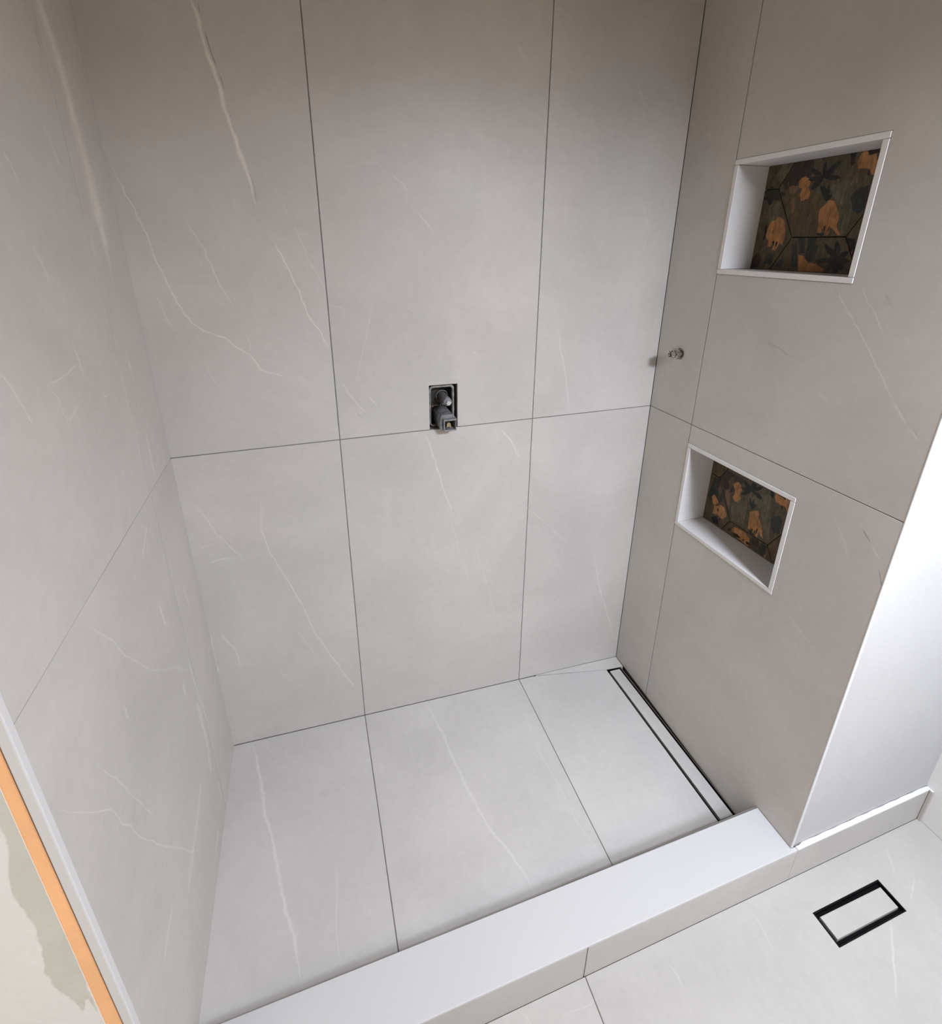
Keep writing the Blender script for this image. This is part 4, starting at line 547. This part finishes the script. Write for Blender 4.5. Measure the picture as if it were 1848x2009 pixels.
# ---------------------------------------------------------------- niches with printed hexagon tiles
INK = [(.085, .066, .042), (.017, .019, .017), (.030, .034, .031), (.37, .175, .066), (.095, .062, .036), (.040, .026, .022),
       (.17, .105, .072), (.105, .093, .064), (.010, .009, .008), (.38, .20, .085)]
def clip(poly, y0, y1, z0, z1):
    for ax, lim, keep in ((0, y0, 1), (0, y1, -1), (1, z0, 1), (1, z1, -1)):
        out = []
        for i in range(len(poly)):
            a, b = poly[i - 1], poly[i]; da, db = keep * (a[ax] - lim), keep * (b[ax] - lim)
            if (da >= 0) != (db >= 0):
                t = da / (da - db); out.append((a[0] + (b[0] - a[0]) * t, a[1] + (b[1] - a[1]) * t))
            if db >= 0: out.append(b)
        poly = out
        if len(poly) < 3: return []
    return poly
def niche(N, key, hc, label):
    y0, y1, z0, z1 = N; t = .0125; D = .1; fp = -.0015
    r = thing('shower_niche', label, 'niche', (.06, (y0 + y1) / 2, z0), 'niches in the right shower wall')
    bx('top_board', (fp, D + .008, y0, y1, z1 - t, z1), NICHE, r, bev=.0012)
    bx('bottom_board', (fp, D + .008, y0, y1, z0, z0 + t), NICHE, r, bev=.0012)
    bx('side_board', (fp, D + .008, y1 - t, y1, z0 + t + .0006, z1 - t - .0006), NICHE, r, bev=.0012)
    bx('side_board', (fp, D + .008, y0, y0 + t, z0 + t + .0006, z1 - t - .0006), NICHE, r, bev=.0012)
    a = (y0 + t + .0003, y1 - t - .0003, z0 + t + .0003, z1 - t - .0003)
    bx('back_board', (D + .0065, D + .0079, a[0], a[1], a[2], a[3]), BLACK, r)
    rg = random.Random(len(key) + ord(key[0]))
    def rough(q):                                             # hand-painted, uneven outlines
        out = []
        for i in range(len(q)):
            a_, b_ = q[i - 1], q[i]; n = max(1, min(5, int(math.hypot(b_[0] - a_[0], b_[1] - a_[1]) / .005)))
            for k in range(n):
                f = k / n; out.append((a_[0] + (b_[0] - a_[0]) * f + rg.uniform(-1, 1) * .0009, a_[1] + (b_[1] - a_[1]) * f + rg.uniform(-1, 1) * .0009))
        return out
    def dab(c, l, wd):                                        # one short brush stroke
        cy, cz = rg.uniform(y0, y1), rg.uniform(z0, z1); an = rg.uniform(1.1, 2.0); dy, dz = math.cos(an), math.sin(an)
        return (c, [(cy - dy * l - dz * wd, cz - dz * l + dy * wd), (cy + dy * l, cz + dz * l), (cy - dy * l + dz * wd, cz - dz * l - dy * wd)])
    ink = [dab(INK[rg.choice((1, 4, 5, 7, 7, 6))], rg.uniform(.006, .016), rg.uniform(.0012, .003)) for _ in range(40)]
    ink += [(INK[c], rough([(p[i], p[i + 1]) for i in range(0, len(p), 2)])) for c, p in PRINT[key]]
    ink += [dab(tuple(x * .8 for x in INK[rg.choice((9, 7, 6, 8, 1))]), rg.uniform(.002, .007), rg.uniform(.0004, .0011)) for _ in range(70)]
    s = .137; hh = s * math.sqrt(3) / 2
    for i in range(-2, 3):
        for k in range(-2, 3):
            cy, cz = hc[0] + i * 1.5 * s, hc[1] + (2 * k + (i % 2)) * hh
            hx = [(cy + (s - .0012) * math.cos(math.pi / 3 * q), cz + (s - .0012) * math.sin(math.pi / 3 * q)) for q in range(6)]
            pl = clip(hx, *a)
            if len(pl) < 3 or abs(sgn_area(pl)) < 2e-5: continue
            slab('hexagon_tile', pl, lambda u, v, d: (D + d, u, v), PRINTED, r, thick=.0064, cham=.0006, ink=ink, base_ink=INK[0])
niche(N1, 'U', (-.388, 1.773), 'upper white-framed wall niche above the horizontal tile joint, jungle-print back')
niche(N2, 'L', (-.383, .940), 'lower white-framed wall niche below the horizontal tile joint, jungle-print back')

# ---------------------------------------------------------------- mixer rough-in
def rrect(x0, x1, z0, z1, r, n=6):
    out = []
    for cx, cz, a0 in ((x1 - r, z1 - r, 0), (x0 + r, z1 - r, 90), (x0 + r, z0 + r, 180), (x1 - r, z0 + r, 270)):
        for i in range(n + 1):
            a = math.radians(a0 + 90 * i / n); out.append((cx + r * math.cos(a), cz + r * math.sin(a)))
    return out
mx = thing('shower_mixer_body', 'unfinished concealed shower mixer in a dark rectangular cut-out of the back wall', 'shower valve', (-.738, .07, MZ0))
bm = bmesh.new()
slab('box_back', rect(MX0 - .003, MX1 + .003, MZ0 - .003, MZ1 + .003), lambda u, v, d: (u, .058 + d, v), BOXM, mx, thick=.006, cham=0)
slab('box_wall', rect(MX0 - .004, MX1 + .004, MZ0 - .004, MZ1 + .004), lambda u, v, d: (u, .0095 + d, v), BOXM, mx, thick=.0485, cham=0, holes=[rrect(MX0 + .0015, MX1 - .0015, MZ0 + .0015, MZ1 - .0015, .006)])
o1 = rrect(MX0 + .0035, MX1 - .006, MZ0 + .002, MZ1 - .006, .012); o2 = rrect(MX0 + .0085, MX1 - .012, MZ0 + .006, MZ1 - .0125, .009)
slab('box_rim', o1, lambda u, v, d: (u, .014 + d, v), RIM, mx, thick=.012, cham=.0012, holes=[o2])
slab('box_rim', rrect(MX0 + .007, MX1 - .0105, MZ0 + .004, MZ1 - .011, .010), lambda u, v, d: (u, .0265 + d, v), BOXM, mx, thick=.030, cham=0, holes=[o2])
bm = bmesh.new(); tube(bm, [(.0172, .040), (.0185, .040), (.0190, .0425), (.0172, .0425)], 'y', (-.7315, 0, 1.2035), 32, True)
obj('flange_ring', bm, RIM, mx, True)
bm = bmesh.new(); tube(bm, [(.0132, .057), (.0132, .030), (.0128, .020), (.0128, -.012), (.0118, -.020), (.0075, -.021)], 'y', (-.7300, 0, 1.2020), 28)
cyl = obj('valve_sleeve', bm, GREY, mx)
bm = bmesh.new(); tube(bm, [(.0052, -.0215), (.0052, -.030), (.0045, -.031), (.0018, -.031), (.0015, -.027)], 'y', (-.7300, 0, 1.2010), 12)
for k in range(6):
    a = k * math.pi / 3; box(bm, -.7300 + .0052 * math.cos(a) - .0012, -.7300 + .0052 * math.cos(a) + .0012, -.0300, -.0215, 1.2010 + .0052 * math.sin(a) - .0012, 1.2010 + .0052 * math.sin(a) + .0012)
obj('spindle', bm, TRIM, cyl)
for k, (dx, dz) in enumerate(((.012, -.004), (-.012, -.006))):
    bx('rib', (-.73 + dx - .0025, -.73 + dx + .0025, -.016, .012, 1.2020 + dz - .002, 1.2020 + dz + .002), GREY, cyl, bev=.0008)
# lower control cover: a hollow shell open to the front
BX0, BX1, BZ0, BZ1, BF, BB = -.7570, -.7085, 1.1180, 1.1660, -.030, .050
sh = slab('lower_cover', [(BX0, BZ0 + .006), (BX0 + .005, BZ0), (BX1 - .006, BZ0), (BX1, BZ0 + .004), (BX1, BZ1 - .012), (BX1 - .009, BZ1), (BX0 + .006, BZ1), (BX0, BZ1 - .007)],
          lambda u, v, d: (u, BF + d, v), GREY, mx, thick=BB - BF, cham=.002,
          holes=[[(BX0 + .011, BZ0 + .0055), (BX1 - .0035, BZ0 + .0055), (BX1 - .0035, BZ1 - .016), (BX1 - .014, BZ1 - .0125), (BX0 + .011, BZ1 - .0125)]])
bx('cover_lip', (BX0 + .008, BX1 - .001, BF - .014, BF + .003, BZ1 - .0150, BZ1 - .0100), GREY, sh, bev=.0015)
bx('cover_lip', (BX0 + .010, BX1 - .001, BF - .012, BF + .003, BZ0 + .0005, BZ0 + .0050), GREY, sh, bev=.0012)
bx('cover_post', (BX0 + .0085, BX0 + .0120, BF - .011, BF + .003, BZ0 + .0050, BZ1 - .0150), GREY, sh, bev=.001)
bx('cover_post', (BX1 - .0045, BX1 - .0015, BF - .010, BF + .003, BZ0 + .0050, BZ1 - .0150), GREY, sh, bev=.001)
bx('inner_block', (BX0 + .0112, BX1 - .0037, .012, .049, BZ0 + .006, BZ1 - .0165), BLACK, mx)
bm = bmesh.new(); tube(bm, [(.0100, .0118), (.0100, -.014), (.0085, -.016), (.0065, -.016)], 'y', (-.7325, 0, 1.1385), 20)
obj('collar', bm, RED, mx)
bm = bmesh.new(); tube(bm, [(.0064, -.0162), (.0064, -.036), (.0056, -.0375), (.0024, -.0375), (.0022, -.0335)], 'y', (-.7325, 0, 1.1375), 16)
for k in (-1, 1): box(bm, -.7325 + k * .0050 - .0018, -.7325 + k * .0050 + .0018, -.0370, -.0165, 1.1300, 1.1330)
obj('brass_spindle', bm, BRASS, mx)
bm = bmesh.new(); tube(bm, [(.0035, .0260), (.0035, .0225), (.0015, .0225), (.0015, .0250)], 'y', (MX0 + .0155, 0, 1.1800), 16)
obj('fixing_screw', bm, RED, mx)
bx('link_rod', (MX0 + .021, MX0 + .0335, .0240, .0262, 1.1800, 1.1818), RIM, mx, bev=.0006)

# ---------------------------------------------------------------- capped pipe stub in the right wall
sp = thing('pipe_stub', 'short capped chrome pipe fitting poking out of the right wall', 'pipe fitting', (.0, ST[0], ST[1]))
bm = bmesh.new(); tube(bm, [(.0125, .0015), (.0176, .0035), (.0176, .030), (.0125, .030)], 'x', (0, *ST), 32, True); obj('wall_sleeve', bm, STEEL, sp)
bm = bmesh.new(); tube(bm, [(.0118, .034), (.0118, -.0085), (.0124, -.0095)], 'x', (0, *ST), 28, ); obj('pipe', bm, CHROME, sp)
bm = bmesh.new(); tube(bm, [(.0132, -.0096), (.0172, -.0112), (.0172, -.0225), (.0150, -.0240)], 'x', (0, *ST), 6); obj('hex_nut', bm, CHROME, sp)
bm = bmesh.new()
tube(bm, [(.0122, -.0241), (.0122, -.0300), (.0108, -.0325), (.0068, -.0325), (.0062, -.0275)], 'x', (0, *ST), 24)
for k in range(8):
    a = k * math.pi / 4; c = (ST[0] + .0105 * math.cos(a), ST[1] + .0105 * math.sin(a))
    box(bm, -.0375, -.0300, c[0] - .0022, c[0] + .0022, c[1] - .0022, c[1] + .0022, bev=.0006)
obj('end_cap', bm, CHROME, sp)
